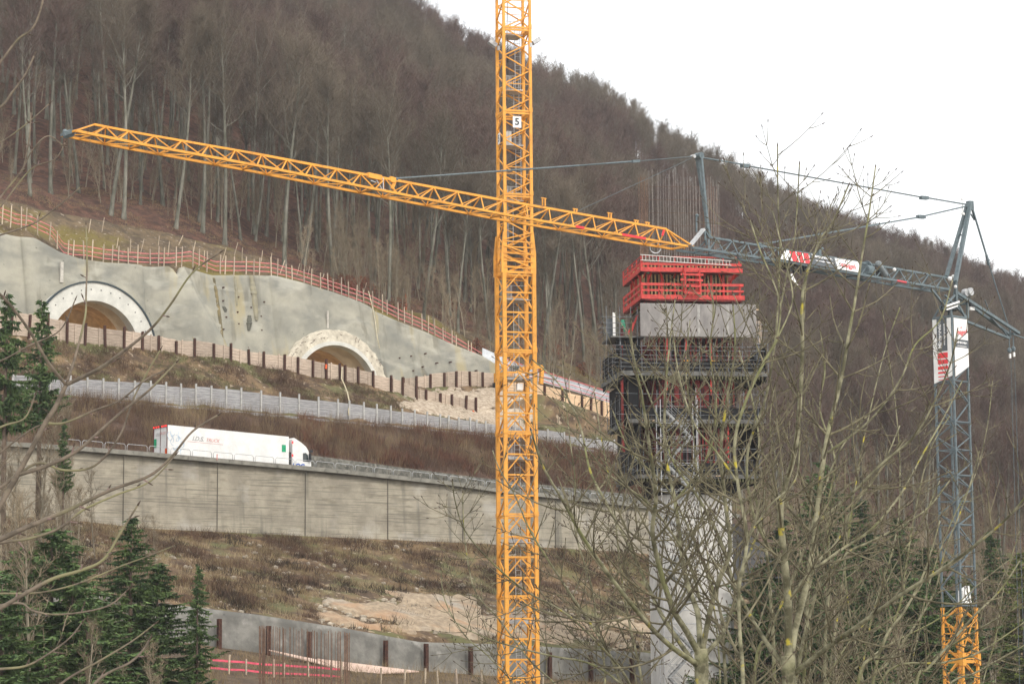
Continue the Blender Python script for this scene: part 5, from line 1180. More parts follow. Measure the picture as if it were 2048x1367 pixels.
def gen_tree(seed, H=25, r0=.3, cb=.42, n1=26, spread=.26, up=(30, 62), n2=7, nt=10, tw=.027, lean=.04, tl=(.6, 1.5)):
    rr = random.Random(seed); tb = MB(); cr = MB(); lx, ly = rr.uniform(-1, 1)*lean*H, rr.uniform(-1, 1)*lean*H; ph = rr.uniform(0, 6)
    def tp(t): return Vector((lx*t*t+.012*H*math.sin(t*5+ph)-.012*H*math.sin(ph), ly*t+.01*H*math.cos(t*4+ph)-.01*H*math.cos(ph), H*t))
    tt = [0, .01, .03, .08, .16, .26, .36, .46, .56, .66, .76, .84]; tb.ptube([tp(t)-Vector((0, 0, .5 if t == 0 else 0)) for t in tt], [r0*((1-t)**.8)*(1.5 if t == 0 else 1.35 if t < .02 else 1.12 if t < .05 else 1)+.015 for t in tt], 8)
    def branch(p, d, L, r, lvl):
        pts = [p]; k = 5 if lvl == 1 else 3; dd = d.copy()
        for i in range(k):
            dd = (dd+Vector((rr.uniform(-.25, .25), rr.uniform(-.25, .25), rr.uniform(-.02, .26)))).normalized(); pts.append(pts[-1]+dd*L/k)
        (tb if lvl == 1 else cr).ptube(pts, [max(.008, r*(1-i/k*.8)) for i in range(k+1)], 5 if lvl == 1 else 3, cap=False)
        return pts
    def at(pts, t): x = t*(len(pts)-1); i = min(int(x), len(pts)-2); return pts[i].lerp(pts[i+1], x-i), (pts[i+1]-pts[i]).normalized()
    for i in range(n1):
        u0 = ((i+rr.random())/n1)**.85; t = cb+(.84-cb)*u0; e0, e1 = up; L = H*spread*(1.12-.25*u0)*rr.uniform(.55, 1.2)
        if t < cb+.06: L *= .7
        d = rnd_dir(rr, e0-4+26*u0, e1-4+24*u0); pts = branch(tp(t), d, L, r0*.30*(1-t*.6), 1)
        for j in range(n2):
            u = rr.uniform(.25, 1); q, dq = at(pts, u); d2 = (dq*.7+rnd_dir(rr, -10, 55)*.9).normalized(); L2 = L*rr.uniform(.2, .48)*(1.25-u*.5); p2 = branch(q, d2, L2, .035, 2)
            for k in range(nt):
                v = rr.uniform(.15, 1); q2, dq2 = at(p2, v); d3 = (dq2*.7+rnd_dir(rr, -25, 65)*.8).normalized(); l3 = rr.uniform(*tl); tri(cr, q2, d3, l3, tw, rr)
                for m_ in range(3): q3 = q2+d3*l3*rr.uniform(.15, .85); tri(cr, q3, (d3*.6+rnd_dir(rr, -20, 60)*.8).normalized(), l3*rr.uniform(.4, .8), tw*.75, rr)
        for k in range(nt): q, dq = at(pts, rr.uniform(.5, 1)); tri(cr, q, (dq+rnd_dir(rr, -20, 60)*.7).normalized(), rr.uniform(*tl), tw, rr)
    return tb, cr
def to_mesh(mb, name, mats):
    me = bpy.data.meshes.new(name); me.from_pydata(mb.v, [], mb.f)
    for m in mats: me.materials.append(m)
    if len(mats) > 1: me.polygons.foreach_set('material_index', mb.m)
    me.polygons.foreach_set('use_smooth', [len(p) > 3 for p in mb.f]); me.update(); return me
def join(a, b):
    m = MB(); m.v = a.v+b.v; n = len(a.v); m.f = a.f+[tuple(i+n for i in f) for f in b.f]; m.m = [0]*len(a.f)+[1]*len(b.f); return m
beech = []
for k in range(6):
    tb, cr = gen_tree(100+k, H=25, r0=.215, cb=(.44, .5, .36, .4, .54, .42)[k], n1=(26, 22, 30, 26, 22, 28)[k], spread=(.25, .22, .28, .24, .2, .27)[k])
    beech.append((to_mesh(tb, 'trunk', [M_bark]), to_mesh(cr, 'crown', [M_twig]), to_mesh(join(tb, cr), 'tree', [M_bark, M_twig])))
saps = []
for k in range(4):
    tb, cr = gen_tree(300+k, H=11, r0=.075, cb=.14, n1=20, spread=.26, up=(48, 74), n2=4, nt=4, tw=.022, lean=.06, tl=(.35, .9))
    saps.append((to_mesh(tb, 'trunk', [M_sapb]), to_mesh(cr, 'crown', [M_sapt]), to_mesh(join(tb, cr), 'sapling', [M_sapb, M_sapt])))
def place_tree(name, src, p, sc_, rz, label, cat, group=None, tilt=(0, 0), sz=None):
    t = thing(name, p, label, cat, group); t.rotation_euler = (tilt[0], tilt[1], rz); t.scale = (sc_, sc_, sz or sc_)
    for nm, me in (('trunk', src[0]), ('crown', src[1])):
        o = bpy.data.objects.new(nm, me); C.objects.link(o); o.parent = t
    return t
rr = random.Random(77)
# the beeches standing at the edge of the clearing, one by one
ED = [(92, 388, 1.0, 'slim beech trunk at the far left behind the hanging twigs'), (148, 383, .95, 'beech trunk under the grey end of the yellow jib'),
      (50, 390, .9, 'beech trunk nearest the left edge of the picture, behind the twigs'), (215, 431, 1.12, 'thick pale beech on the clearing edge, left of the close pair'), (241, 438, 1.05, 'beech on the clearing edge, right of the close pair'),
      (274, 411, .8, 'slender crooked beech just right of the close pair'), (347, 455, 1.0, 'straight beech below the fourth panel of the yellow jib'), (401, 466, 1.1, 'leaning beech whose foot touches the mossy clearing'),
      (446, 492, 1.1, 'beech with a forked loop of bark low on its stem'), (478, 480, .8, 'thin beech right beside the one with the bark loop'), (508, 482, .75, 'thin straight grey beech in the gap left of the white trunk'),
      (567, 532, 1.15, 'pale white beech standing directly behind the pink fence'), (607, 529, 1.05, 'pale beech leaning right behind the pink fence, beside the whitest trunk'), (708, 500, 1.1, 'broad beech with dark foot above the crown of the right tunnel wall'),
      (655, 470, .7, 'thin pole beech between the white trunks and the broad one'), (1088, 735, 1.0, 'curved beech stem just right of the tower crane'), (1145, 705, 1.05, 'beech above the red railing right of the tower crane'), (1198, 742, 1.15, 'large beech bending at its foot left of the red formwork pier')]
placed = []
for i, (px, py, s_, lab) in enumerate(ED):
    lo, hi = 49.5, 120                                          # find the w where the ground shows at this pixel
    for _ in range(30):
        w = (lo+hi)/2; q = on(px, w); lo, hi = (w, hi) if proj(q)[1] > py else (lo, w)
    q = on(px, max(50.5, lo)); placed.append((q.x, q.y))
    place_tree('beech_tree', beech[(1, 4, 0, 4, 1, 3)[i % 6]], q, s_*rr.uniform(.97, 1.05), rr.uniform(0, 6.28), 'bare '+lab, 'tree', tilt=(rr.uniform(-.01, .01), rr.uniform(.03, .09)))
# random stand: nearest ones are things, the rest one wood
cand = []
w = 56.0
def ok(x, y, dmin):
    return all((x-a)**2+(y-b)**2 > dmin*dmin for a, b in placed)
cells = {}
def far_enough(x, y, d):
    cx, cy = int(x//8), int(y//8)
    for i in (-1, 0, 1):
        for j in (-1, 0, 1):
            for (a, b) in cells.get((cx+i, cy+j), ()):
                if (x-a)**2+(y-b)**2 < d*d: return False
    cells.setdefault((cx, cy), []).append((x, y)); return True
for a, b in placed: far_enough(a, b, 0)
n_try = 0
while n_try < 44000:
    n_try += 1
    w = 53+rr.random()**.85*275; px = rr.uniform(-330, 2380); q = PW(px, 900, w); 
    if rr.random() > (q.y/ 900): continue
    if w < 70 and px < 640 and w < 70-(px/640)*8+4: continue
    if w < 66 and px < 1300 and rr.random() < .5: continue
    if not far_enough(q.x, q.y, 4.2 if w < 130 else 3.7): continue
    s = q.dot(T); cand.append((q.y, s, w, px))
for i in range(260):                                            # below the terraces on the right
    w = rr.uniform(14, 52); px = rr.uniform(1480, 2380); q = PW(px, 900, w)
    if far_enough(q.x, q.y, 5.0): cand.append((q.y, q.dot(T), w, px))
inview = sorted([c for c in cand if -40 < c[3] < 2090])
NI = 262
def grp(px, w):
    if px < 420: return 'bare grey beech in the dense stand left of the white trunks, upslope of the clearing', 'beeches of the left stand'
    if px < 990: return 'bare beech in the thicker wood between the white trunks and the tower crane', 'beeches of the middle stand'
    if px < 1290: return 'bare beech on the steep slope between the tower crane and the pier', 'beeches right of the tower crane'
    return 'bare tree on the lower slope behind the pier and the grey crane', 'bare trees behind the pier'
for (y, s, w, px) in inview[:NI]:
    lab, g = grp(px, w); z = ground(s, w)
    sc_ = rr.uniform(.72, 1.08)*(.8 if px > 1290 else 1); place_tree('beech_tree', beech[rr.randrange(6)], SW(s, w, z-.1), sc_, rr.uniform(0, 6.28), lab, 'tree', g, tilt=(rr.uniform(-.03, .03), rr.uniform(-.02, .08)), sz=sc_*rr.uniform(.95, 1.1))
rest = inview[NI:]+[c for c in cand if not -40 < c[3] < 2090]
def scatter(name, pts, coll_meshes, label=None, tiltx=.05):
    """one stuff object: copies of a few meshes at the given points (x, y, z, scale)"""
    me = bpy.data.meshes.new(name); me.from_pydata([p[:3] for p in pts], [], [])
    for nm, vals, ty in (('size', [p[3] for p in pts], 'FLOAT'), ('pick', [rr.randrange(len(coll_meshes)) for _ in pts], 'INT')):
        a = me.attributes.new(nm, ty, 'POINT'); a.data.foreach_set('value', vals)
    a = me.attributes.new('turn', 'FLOAT_VECTOR', 'POINT'); a.data.foreach_set('vector', [v for _ in pts for v in (rr.uniform(-tiltx, tiltx), rr.uniform(-.02, tiltx*1.5), rr.uniform(0, 6.28))])
    o = bpy.data.objects.new(name, me); C.objects.link(o)
    src = bpy.data.collections.new(name+'_source')
    for i, m in enumerate(coll_meshes): so_ = bpy.data.objects.new('%s_source_%02d' % (name, i), m); src.objects.link(so_)
    ng = bpy.data.node_groups.new(name+'_scatter', 'GeometryNodeTree'); ng.interface.new_socket('Geometry', in_out='INPUT', socket_type='NodeSocketGeometry'); ng.interface.new_socket('Geometry', in_out='OUTPUT', socket_type='NodeSocketGeometry')
    N_, L_ = ng.nodes, ng.links; gi = N_.new('NodeGroupInput'); go = N_.new('NodeGroupOutput'); m2p = N_.new('GeometryNodeMeshToPoints'); ip = N_.new('GeometryNodeInstanceOnPoints'); ci = N_.new('GeometryNodeCollectionInfo')
    ci.inputs['Collection'].default_value = src; ci.inputs['Separate Children'].default_value = True; ci.inputs['Reset Children'].default_value = True; ip.inputs['Pick Instance'].default_value = True
    def att(nm, ty): n = N_.new('GeometryNodeInputNamedAttribute'); n.data_type = ty; n.inputs['Name'].default_value = nm; return n.outputs['Attribute']
    L_.new(gi.outputs[0], m2p.inputs[0]); L_.new(m2p.outputs[0], ip.inputs['Points']); L_.new(ci.outputs[0], ip.inputs['Instance']); L_.new(att('pick', 'INT'), ip.inputs['Instance Index'])
    L_.new(att('size', 'FLOAT'), ip.inputs['Scale']); L_.new(att('turn', 'FLOAT_VECTOR'), ip.inputs['Rotation']); L_.new(ip.outputs[0], go.inputs[0])
    md = o.modifiers.new('scatter', 'NODES'); md.node_group = ng
    tag(o, label, None, None, 'stuff'); return o
scatter('forest', [(*SW(s, w, ground(s, w)-.2), rr.uniform(.7, .92)*(1-.0014*max(0, w-110))*(.85 if px > 1290 else 1)) for (y, s, w, px) in rest], [b[2] for b in beech], 'mass of bare reddish brown trees covering the upper hillside')
# young undergrowth between the trunks and bushes
usap = []
for k in range(1500):
    w = 50+rr.random()**1.6*120; px = rr.uniform(-100, 2200)
    if px < 600 and w < 66: continue
    q = PW(px, 900, w); s = q.dot(T); usap.append((*SW(s, w, ground(s, w)-.2), rr.uniform(.25, .85)))
for k in range(300):
    px = rr.uniform(1450, 2300); w = rr.uniform(0, 52); q = PW(px, 900, w); s = q.dot(T); usap.append((*SW(s, w, ground(s, w)-.2), rr.uniform(.4, .8)))
scatter('undergrowth', usap, [s[2] for s in saps], 'bare young saplings and brush under the trees', .12)
# bare saplings one could pick out, lower left and lower right
k = 0
for (px0, px1, w0, w1, n, lab, g) in ((-30, 330, -75, -14, 34, 'bare pale sapling rising in front of the retaining wall at the left edge', 'saplings at the lower left'),
                                      (1485, 2070, -105, -25, 16, 'thin bare sapling behind the ash branches at the lower right', 'saplings at the lower right')):
    for i in range(n):
        px = rr.uniform(px0, px1); w = rr.uniform(w0, w1); w = max(w, -38) if px > 1830 else w; s_ = rr.uniform(.7, 1.25) if px0 > 0 else rr.uniform(.5, 1.0)*(1.3 if px < 120 else .9)
        place_tree('sapling', saps[rr.randrange(4)], on(px, w, -.2), s_, rr.uniform(0, 6.28), lab, 'sapling', g, tilt=(rr.uniform(-.06, .06), rr.uniform(-.06, .06)))
# ---- spruces
M_need = mat('spruce_needles', (.125, .19, .06), (.045, .085, .032), .9, .8, rnd=.25); M_strunk = mat('spruce_bark', (.16, .12, .09), (.08, .06, .045), 3, .95)
M_need2 = mat('light_conifer_needles', (.21, .25, .065), (.10, .13, .035), .9, .8, rnd=.2)
def gen_spruce(seed, H, base_r, droop=.25, step=.34, low=.03, sharp=1.0, m=None, dens=1.0):
    rr = random.Random(seed); tb = MB(); cr = MB(); tb.ptube([(0, 0, -.4), (0, 0, H*.5), (0, 0, H)], [H*.013, H*.008, .015], 7)
    z = H*low
    while z < H-.1:
        f = (H-z)/H; Lm = base_r*(f**.68)*sharp+.10; n = int(5+3*f)
        for j in range(n):
            a = rr.uniform(0, 6.28); L = Lm*rr.uniform(.45, 1.25)*(1+.35*noise.noise(Vector((math.cos(a)*1.3, math.sin(a)*1.3, z*.45+seed)))); d = Vector((math.cos(a), math.sin(a), 0)); side = Vector((-d.y, d.x, 0)); tw_ = rr.uniform(-.18, .35); z0 = z+rr.uniform(-.6, .6)*step*1.6
            pt = lambda t: Vector((0, 0, z0))+d*L*t+Vector((0, 0, L*((.10+tw_)*t-droop*2.2*t*t+droop*1.1*t*t*t+.12*t**4)))
            cr_n = max(4, int(L/.11*dens))
            tb.ptube([pt(0), pt(.5), pt(1)], [.02+L*.008, .015, .006], 3, cap=False)
            for k in range(cr_n):
                t = .12+.88*(k+rr.random())/cr_n; p = pt(t); wl_ = (.16+.30*L*(1-t)*.55)*rr.uniform(.7, 1.2)
                for sg in (-1, 1): tri(cr, p, (side*sg+d*.55+Vector((0, 0, rr.uniform(-.55, .05)))).normalized(), wl_*1.15, .17, rr)
                tri(cr, p, (d+Vector((0, 0, rr.uniform(-.8, .2)))+side*rr.uniform(-.4, .4)).normalized(), .32, .15, rr)
                tri(cr, p, Vector((rr.uniform(-.3, .3), rr.uniform(-.3, .3), -1)).normalized(), rr.uniform(.18, .42), .14, rr)
        z += step*rr.uniform(.8, 1.2)*(.75+.5*f)
    return to_mesh(tb, 'trunk', [M_strunk]), to_mesh(cr, 'crown', [m or M_need])
spr = [gen_spruce(1, 16, 3.5), gen_spruce(2, 16, 2.9, .3), gen_spruce(3, 12, 3.8, .2), gen_spruce(4, 14, 3.6, .15, m=M_need2), gen_spruce(5, 16, 2.7, .2, low=.58)]
SP = [(78, 598, -28, 4, 1.0, 'tall slim dark spruce in front of the left tunnel mouth'), (8, 585, -34, 4, 1.0, 'tall spruce cut off by the left edge of the picture'),
      (128, 835, -30, 4, .7, 'narrow spruce with light green lower boughs before the left end of the wall'), (108, 1048, -62, 2, 1.7, 'broad dark spruce low at the left, left of the pointed one'),
      (48, 1085, -55, 2, 1.7, 'dark bushy spruce in the lower left corner'), (265, 1036, -58, 0, 1.5, 'pointed green spruce in front of the retaining wall at lower left'), (318, 1120, -56, 2, 1.5, 'short bright green spruce right of the pointed one'),
      (398, 1128, -60, 1, .9, 'slim small spruce beside the left end of the lower grey wall'), (180, 1190, -66, 2, 1.7, 'low dark spruce between the broad and the pointed one'), (150, 1120, -64, 2, 1.6, 'bushy dark spruce filling the gap right of the broad one'), (10, 1170, -68, 2, 1.7, 'lowest dark spruce in the very corner at lower left'), (-60, 1060, -52, 0, 1.1, 'spruce trunk and boughs just outside the left edge'),
      (1640, 925, -22, 1, 1.8, 'dark spruce just right of the pier foot behind the ash'), (1560, 1040, -40, 0, 1.8, 'dark spruce close beside the pale pier'), (1722, 1000, -20, 0, 1.8, 'tallest dark spruce between pier and grey crane'), (1790, 1035, -30, 0, 1.8, 'dark spruce left of the grey crane mast'),
      (1850, 1090, -40, 2, 1.6, 'dark spruce right behind the yellow crane base'), (1660, 1085, -48, 2, 1.6, 'low dark spruce in the shade behind the ash trunk'), (1975, 1060, -28, 1, 1.6, 'spruce right of the grey crane mast'), (2035, 1100, -36, 3, 1.6, 'light olive green conifer at the right edge'), (1925, 1150, -10, 3, 1.6, 'light green conifer behind the yellow crane base'), (1520, 1120, -50, 2, 1.6, 'low bushy spruce at the right foot of the pale pier'), (1600, 1130, -52, 2, 1.7, 'bushy dark spruce behind the straight ash trunk'), (1755, 1130, -50, 2, 1.7, 'bushy dark spruce below the tallest right hand one'), (1830, 1150, -52, 2, 1.6, 'bushy dark spruce directly left of the yellow crane base'), (1690, 1180, -58, 2, 1.6, 'lowest dark spruce in the gap between the ash stems'), (2090, 1050, -34, 3, 1.0, 'light conifer crown at the very right edge')]
for (px, py, w, v, fat, lab) in SP:
    q = on(px, w, -.3); top = PW(px, py, w).z; Hs = (16, 16, 12, 14, 16)[v]; sz = max(.3, (top-q.z)/Hs); sxy = sz*fat*(1.02 if v == 2 else .9 if px > 1400 else .78 if v != 4 else .95) if sz > .9 else sz*fat*.95
    place_tree('spruce_tree', spr[v], q, sxy, rr.uniform(0, 6.28), lab, 'tree', None, sz=sz)
# ---- shrubs that keep their copper leaves
M_leaf = mat('copper_leaves', (.30, .105, .055), (.16, .06, .035), 1.2, .9, rnd=.2)
def gen_shrub(seed, Rr, H, n):
    rr = random.Random(seed); tb = MB(); cr = MB()
    for k in range(14): d = rnd_dir(rr, 40, 85); tb.ptube([Vector((0, 0, -.2)), d*H*.5+Vector((0, 0, .1)), d*H*.9+Vector((rr.uniform(-.3, .3), 0, .1))], [.03, .02, .006], 4, cap=False)
    for k in range(n):
        d = rnd_dir(rr, 5, 90); q = Vector((d.x*Rr, d.y*Rr, d.z*H))*rr.uniform(.3, 1)**.5; q += Vector((1, 1, 1))*.25*noise.noise(q*1.5); tri(cr, q, rnd_dir(rr, -60, 60), rr.uniform(.07, .16), .09, rr)
    return to_mesh(tb, 'stem', [M_rust]), to_mesh(cr, 'leaves', [M_leaf])
shr = [gen_shrub(1, 1.9, 2.2, 1700), gen_shrub(2, 1.3, 1.6, 1000)]
for i, (px, w, v, lab) in enumerate(((690, 52, 0, 'large copper leaved shrub right of the white beeches behind the fence'), (722, 56, 0, 'copper shrub behind and right of the largest one'), (655, 50.5, 1, 'small copper shrub directly at the pink fence'), (795, 54, 1, 'reddish shrub by the marker pole'),
        (1110, 60, 1, 'reddish shrub right of the tower crane under the beeches'), (905, 66, 1, 'reddish brown shrub on the slope left of the tower crane'), (955, 50.5, 1, 'low reddish shrub at the right end of the pink fence'), (1170, 56, 1, 'reddish shrub above the white ramp sheeting'))):
    t = thing('copper_shrub', on(px, w), lab, 'shrub'); t.rotation_euler = (0, 0, rr.uniform(0, 6)); t.scale = (1.1,)*3
    for nm, me in zip(('stem', 'leaves'), shr[v]): o = bpy.data.objects.new(nm, me); C.objects.link(o); o.parent = t
# ---- dry grass, brambles and twigs on the banks
def brush(name, px0, px1, w0, w1, n, h0, h1, wd, m, label, seed, thr=-.1, lean=.5, skip=None, tuft=5):
    rs = np.random.RandomState(seed); V = []; 
    cnt = 0; tries = 0
    while cnt < n and tries < n*4:
        tries += 1; px = rs.uniform(px0, px1); w = rs.uniform(w0, w1); p = PW(px, 900, w); s = p.dot(T)
        if skip and skip(px, w): continue
        g = noise.noise(Vector((s*.22, w*.25, seed)))+.5*noise.noise(Vector((s*.8, w*.8, seed)))
        if g < thr: continue
        z = ground(s, w); cnt += 1
        for k in range(tuft):
            h = rs.uniform(h0, h1)*(1+g*.8); a = rs.uniform(0, 6.28); b = Vector((p.x+rs.normal(0, .2), p.y+rs.normal(0, .2), z-.1)); d = Vector((rs.normal(0, lean), rs.normal(0, lean), 1)).normalized()*h
            sd_ = Vector((math.cos(a), math.sin(a), 0))*wd; V += [tuple(b-sd_), tuple(b+sd_), tuple(b+d)]
    Fq = np.arange(len(V)).reshape(-1, 3); me = npmesh(name, V, Fq, [m]); o = bpy.data.objects.new(name, me); C.objects.link(o); tag(o, label, None, None, 'stuff')
M_bA = mat('dry_grass', (.32, .24, .13), (.17, .125, .07), .6, 1, detail=8); M_bB = mat('bramble_twigs', (.145, .088, .056), (.07, .042, .029), .5, 1, detail=8); M_bC = mat('green_grass', (.12, .13, .045), (.07, .075, .03), .8, 1)
brush('dry_grass', -100, 1450, -30.5, -.6, 9000, .15, .55, .018, M_bA, 'dry grass on the bank below the retaining wall', 1, -.05, skip=lambda p, w: p > 620 and w < -18)
brush('brambles', -100, 1450, -30.5, -1, 11000, .3, .9, .014, M_bB, 'brown brambles on the bank below the retaining wall', 2, .02, .6, skip=lambda p, w: p > 640 and w < -17)
brush('bushes', -60, 1350, 12.8, 23.6, 12000, .5, 1.6, .013, M_bB, 'brown twiggy bushes on the bank above the motorway', 3, -.35, .35)
brush('dry_stems', -60, 1350, 12.8, 23.6, 4000, .5, 1.7, .011, M_bA, 'pale dry stems among the bushes above the motorway', 5, -.1, .25)
brush('bank_grass', -60, 1300, 27.6, 36.2, 6000, .12, .4, .016, M_bC, 'patchy green grass on the bank under the plank wall', 4, .05)
brush('bank_twigs', -60, 1300, 27.6, 36.2, 7000, .25, .9, .013, M_bB, 'brown twigs on the bank under the plank wall', 6, -.05, .8, skip=lambda p, w: p > 800)
brush('ground_litter', -60, 1300, 49.2, 75, 12000, .1, .5, .013, M_bA, 'dry grass and stems in the clearing', 7, -.05, .7)
brush('valley_brush', -100, 2200, -75, -33.5, 14000, .3, 1.1, .014, M_bA, 'dry brush on the soil below the lower grey wall', 8, -.2, .5, tuft=4)

def rocks(name, px0, px1, w0, w1, n, r0, r1, m, label, seed):
    rs = random.Random(seed); mb = MB()
    for k in range(n):
        px = rs.uniform(px0, px1); w = rs.uniform(w0, w1); p = PW(px, 900, w); s = p.dot(T)
        if noise.noise(Vector((s*.15, w*.25, seed))) < 0: continue
        r = r0+(r1-r0)*rs.random()**3; c = SW(s, w, ground(s, w)+r*.2); n0 = len(mb.v); mb.ball(c, r, 6, (rs.uniform(.7, 1.4), rs.uniform(.7, 1.3), rs.uniform(.5, .9)))
        for i in range(n0, len(mb.v)): v = Vector(mb.v[i]); mb.v[i] = tuple(c+(v-c)*(1+.35*noise.noise(v*3)))
    tag(mb.build(name, m), label, None, None, 'stuff')
M_rock = mat('limestone_rubble', (.50, .44, .35), (.32, .28, .22), 3, 1, detail=6, rnd=.2)
rocks('rubble', -60, 1330, -31, -2, 1500, .05, .32, M_rock, 'pale stones lying in the brown bank', 1)
rocks('gravel_stones', 640, 1330, -31, -21, 1500, .05, .26, M_rock, 'pale stones on the bare patch of soil', 2)
rocks('fill_stones', 800, 1060, 27.6, 44, 1300, .06, .3, M_rock, 'pale broken stones on the fill by the plank wall', 3)
brush('dark_tufts', -100, 1450, -31, -.6, 5000, .2, .7, .03, mat('dark_scrub', (.06, .045, .032), (.035, .028, .02), .6, 1), 'dark scrub clumps on the bank below the retaining wall', 12, .22, .7)
brush('pale_tufts', -100, 1450, -31, -.6, 3500, .2, .6, .022, mat('pale_grass', (.42, .34, .20), (.28, .22, .13), .6, 1), 'pale grass tufts on the bank below the retaining wall', 13, .25, .5)
brush('russet_bushes', 600, 1350, 12.8, 23.6, 3500, .3, 1.3, .03, mat('russet_leaves', (.17, .075, .045), (.10, .05, .035), .8, 1), 'russet leaved bushes above the motorway', 14, .1, .5)
# ================================================================== FOREGROUND BRANCHES
M_ash = mat('ash_bark', (.29, .275, .18), (.085, .08, .048), 9, .9, bump=.006, detail=6)
layer(M_ash, (.42, .35, .05), 8, .64, .70, amount=.95, detail=5); layer(M_ash, (.17, .18, .07), 1.7, .52, .66, amount=.7)
M_asht = mat('ash_shoots', (.19, .17, .105), (.075, .066, .042), 9, .8)
M_bud = mat('ash_buds', (.085, .062, .045), None, 8, .8)
M_cher = mat('cherry_bark', (.17, .135, .10), (.085, .068, .05), 16, .7, bump=.001)
layer(M_cher, (.21, .20, .10), 3.0, .52, .62, amount=.8)
M_chert = mat('cherry_twigs', (.24, .17, .15), (.13, .09, .08), 12, .7)
def smooth(pts, n=5):
    out = []
    for i in range(len(pts)-1):
        p0, p1, p2, p3 = pts[max(i-1, 0)], pts[i], pts[i+1], pts[min(i+2, len(pts)-1)]
        for k in range(n):
            t = k/n; out.append(.5*((2*p1)+(p2-p0)*t+(2*p0-5*p1+4*p2-p3)*t*t+(3*p1-p0-3*p2+p3)*t*t*t))
    return out+[pts[-1]]
class Tw:
    def __init__(s): s.limb = MB(); s.tw = MB(); s.bud = MB()
def ashshoot(T_, p, d, L, r, lvl, rr, opp=True, upb=.10, nodes=.17):
    n = max(3, int(L/.10)); pts = [p]; dd = d.normalized()
    for i in range(n):
        dd = (dd+Vector((rr.uniform(-.09, .09), rr.uniform(-.09, .09), rr.uniform(-.05, .05)+upb*(1 if dd.z < .9 else 0)))).normalized(); pts.append(pts[-1]+dd*L/n)
    rs = [r*(1-.55*i/n) for i in range(n+1)]; T_.tw.ptube(pts, rs, 5, cap=False)
    e = pts[-1]; rb = max(.0032, rs[-1]*1.2); T_.bud.ptube([e-dd*.004, e+dd*.008, e+dd*.02], [rb, rb*1.15, .0008], 5)
    if lvl > 0:
        m = max(1, int(L/nodes)); ax = rr.uniform(0, 3.14)
        for k in range(m):
            t = (k+.7)/(m+.5)
            if t > .96: continue
            x = t*n; i = min(int(x), n-1); q = pts[i].lerp(pts[i+1], x-i); td = (pts[i+1]-pts[i]).normalized(); a = td.cross(Vector((.1, .95, .2))).normalized(); b = td.cross(a); ax += math.pi/2+rr.uniform(-.4, .4)
            for sg in ((1, -1) if opp else (1 if k % 2 else -1,)):
                if rr.random() < .2: continue
                side = (a*math.cos(ax)+b*math.sin(ax))*sg; l2 = L*rr.uniform(.18, .5)*(1.15-t*.6)
                if rr.random() < .1: T_.bud.ptube([q, q+side*.012+td*.006], [.0035, .001], 4); continue
                ashshoot(T_, q, td*.75+side*.7, l2, max(.0028, r*(1-.5*t)*.6), lvl-1, rr, opp, upb*1.3, nodes)
def limb(T_, P2, r0, r1, rr, opp=True, lv=2, first=.12, gap=.18, Lr=(.32, .95), upb=.10, depthj=.25):
    """P2: photograph points + distance; side shoots grow from it"""
    pts = smooth([P(*q) for q in P2], 6); L = [0]
    for a, b in zip(pts[:-1], pts[1:]): L.append(L[-1]+(b-a).length)
    tot = L[-1]; rs = [r0+(r1-r0)*(l/tot)**.9 for l in L]; rs = [r*(1+.05*noise.noise(Vector((l*6, r0*99, 1)))) for r, l in zip(rs, L)]
    T_.limb.ptube(pts, rs, 9 if r0 > .02 else 6)
    dd = (pts[-1]-pts[-2]).normalized(); e = pts[-1]
    if r1 < .012: T_.bud.ptube([e, e+dd*.01, e+dd*.025], [r1*1.1, r1*1.1, .0008], 5)
    l = first*tot+rr.uniform(0, gap); ax = rr.uniform(0, 3)
    while l < tot*.985:
        i = max(1, next(k for k in range(len(L)) if L[k] >= l)); q = pts[i-1].lerp(pts[i], (l-L[i-1])/max(1e-6, L[i]-L[i-1])); td = (pts[i]-pts[i-1]).normalized(); a = td.cross(Vector((0, 1, .1))).normalized(); b = td.cross(a); r = rs[i]; ax += math.pi/2+rr.uniform(-.5, .5)
        for sg in ((1, -1) if opp else (1 if rr.random() < .5 else -1,)):
            if rr.random() < .22: continue
            side = (a*math.cos(ax)*1.0+b*math.sin(ax)*.7)*sg; fl = (1-.55*l/tot); ashshoot(T_, q+side*r*.5, td*.55+side*.85, rr.uniform(*Lr)*fl*1.15, min(r*.7, .0070+.0045*rr.random()), lv if fl > .6 else lv-1, rr, opp, upb)
        l += gap*rr.uniform(.7, 1.5)
def foreground_tree(name, label, cat, limbs, mats, seed, base, **kw):
    rr = random.Random(seed); T_ = Tw()
    t = thing(name, P(*base), label, cat); t.location.z = gz(t.location.x, t.location.y)
    for L_ in limbs: P2, r0, r1 = L_[:3]; k2 = dict(kw); k2.update(L_[3] if len(L_) > 3 else {}); limb(T_, P2, r0, r1, rr, **k2)
    T_.limb.build('trunk', mats[0], t, True); T_.tw.build('shoots', mats[1], t, True); T_.bud.build('buds', mats[2], t, True); return t
NOS = dict(first=.99)
D1, D2, D3, D4 = 17.0, 19.0, 21.5, 15.0
def dz(pts, d0, d1=None):
    d1 = d0 if d1 is None else d1; n = len(pts)-1; return [(x, y, d0+(d1-d0)*i/max(1, n)) for i, (x, y) in enumerate(pts)]
AM = (M_ash, M_asht, M_bud)
A = 'ash'
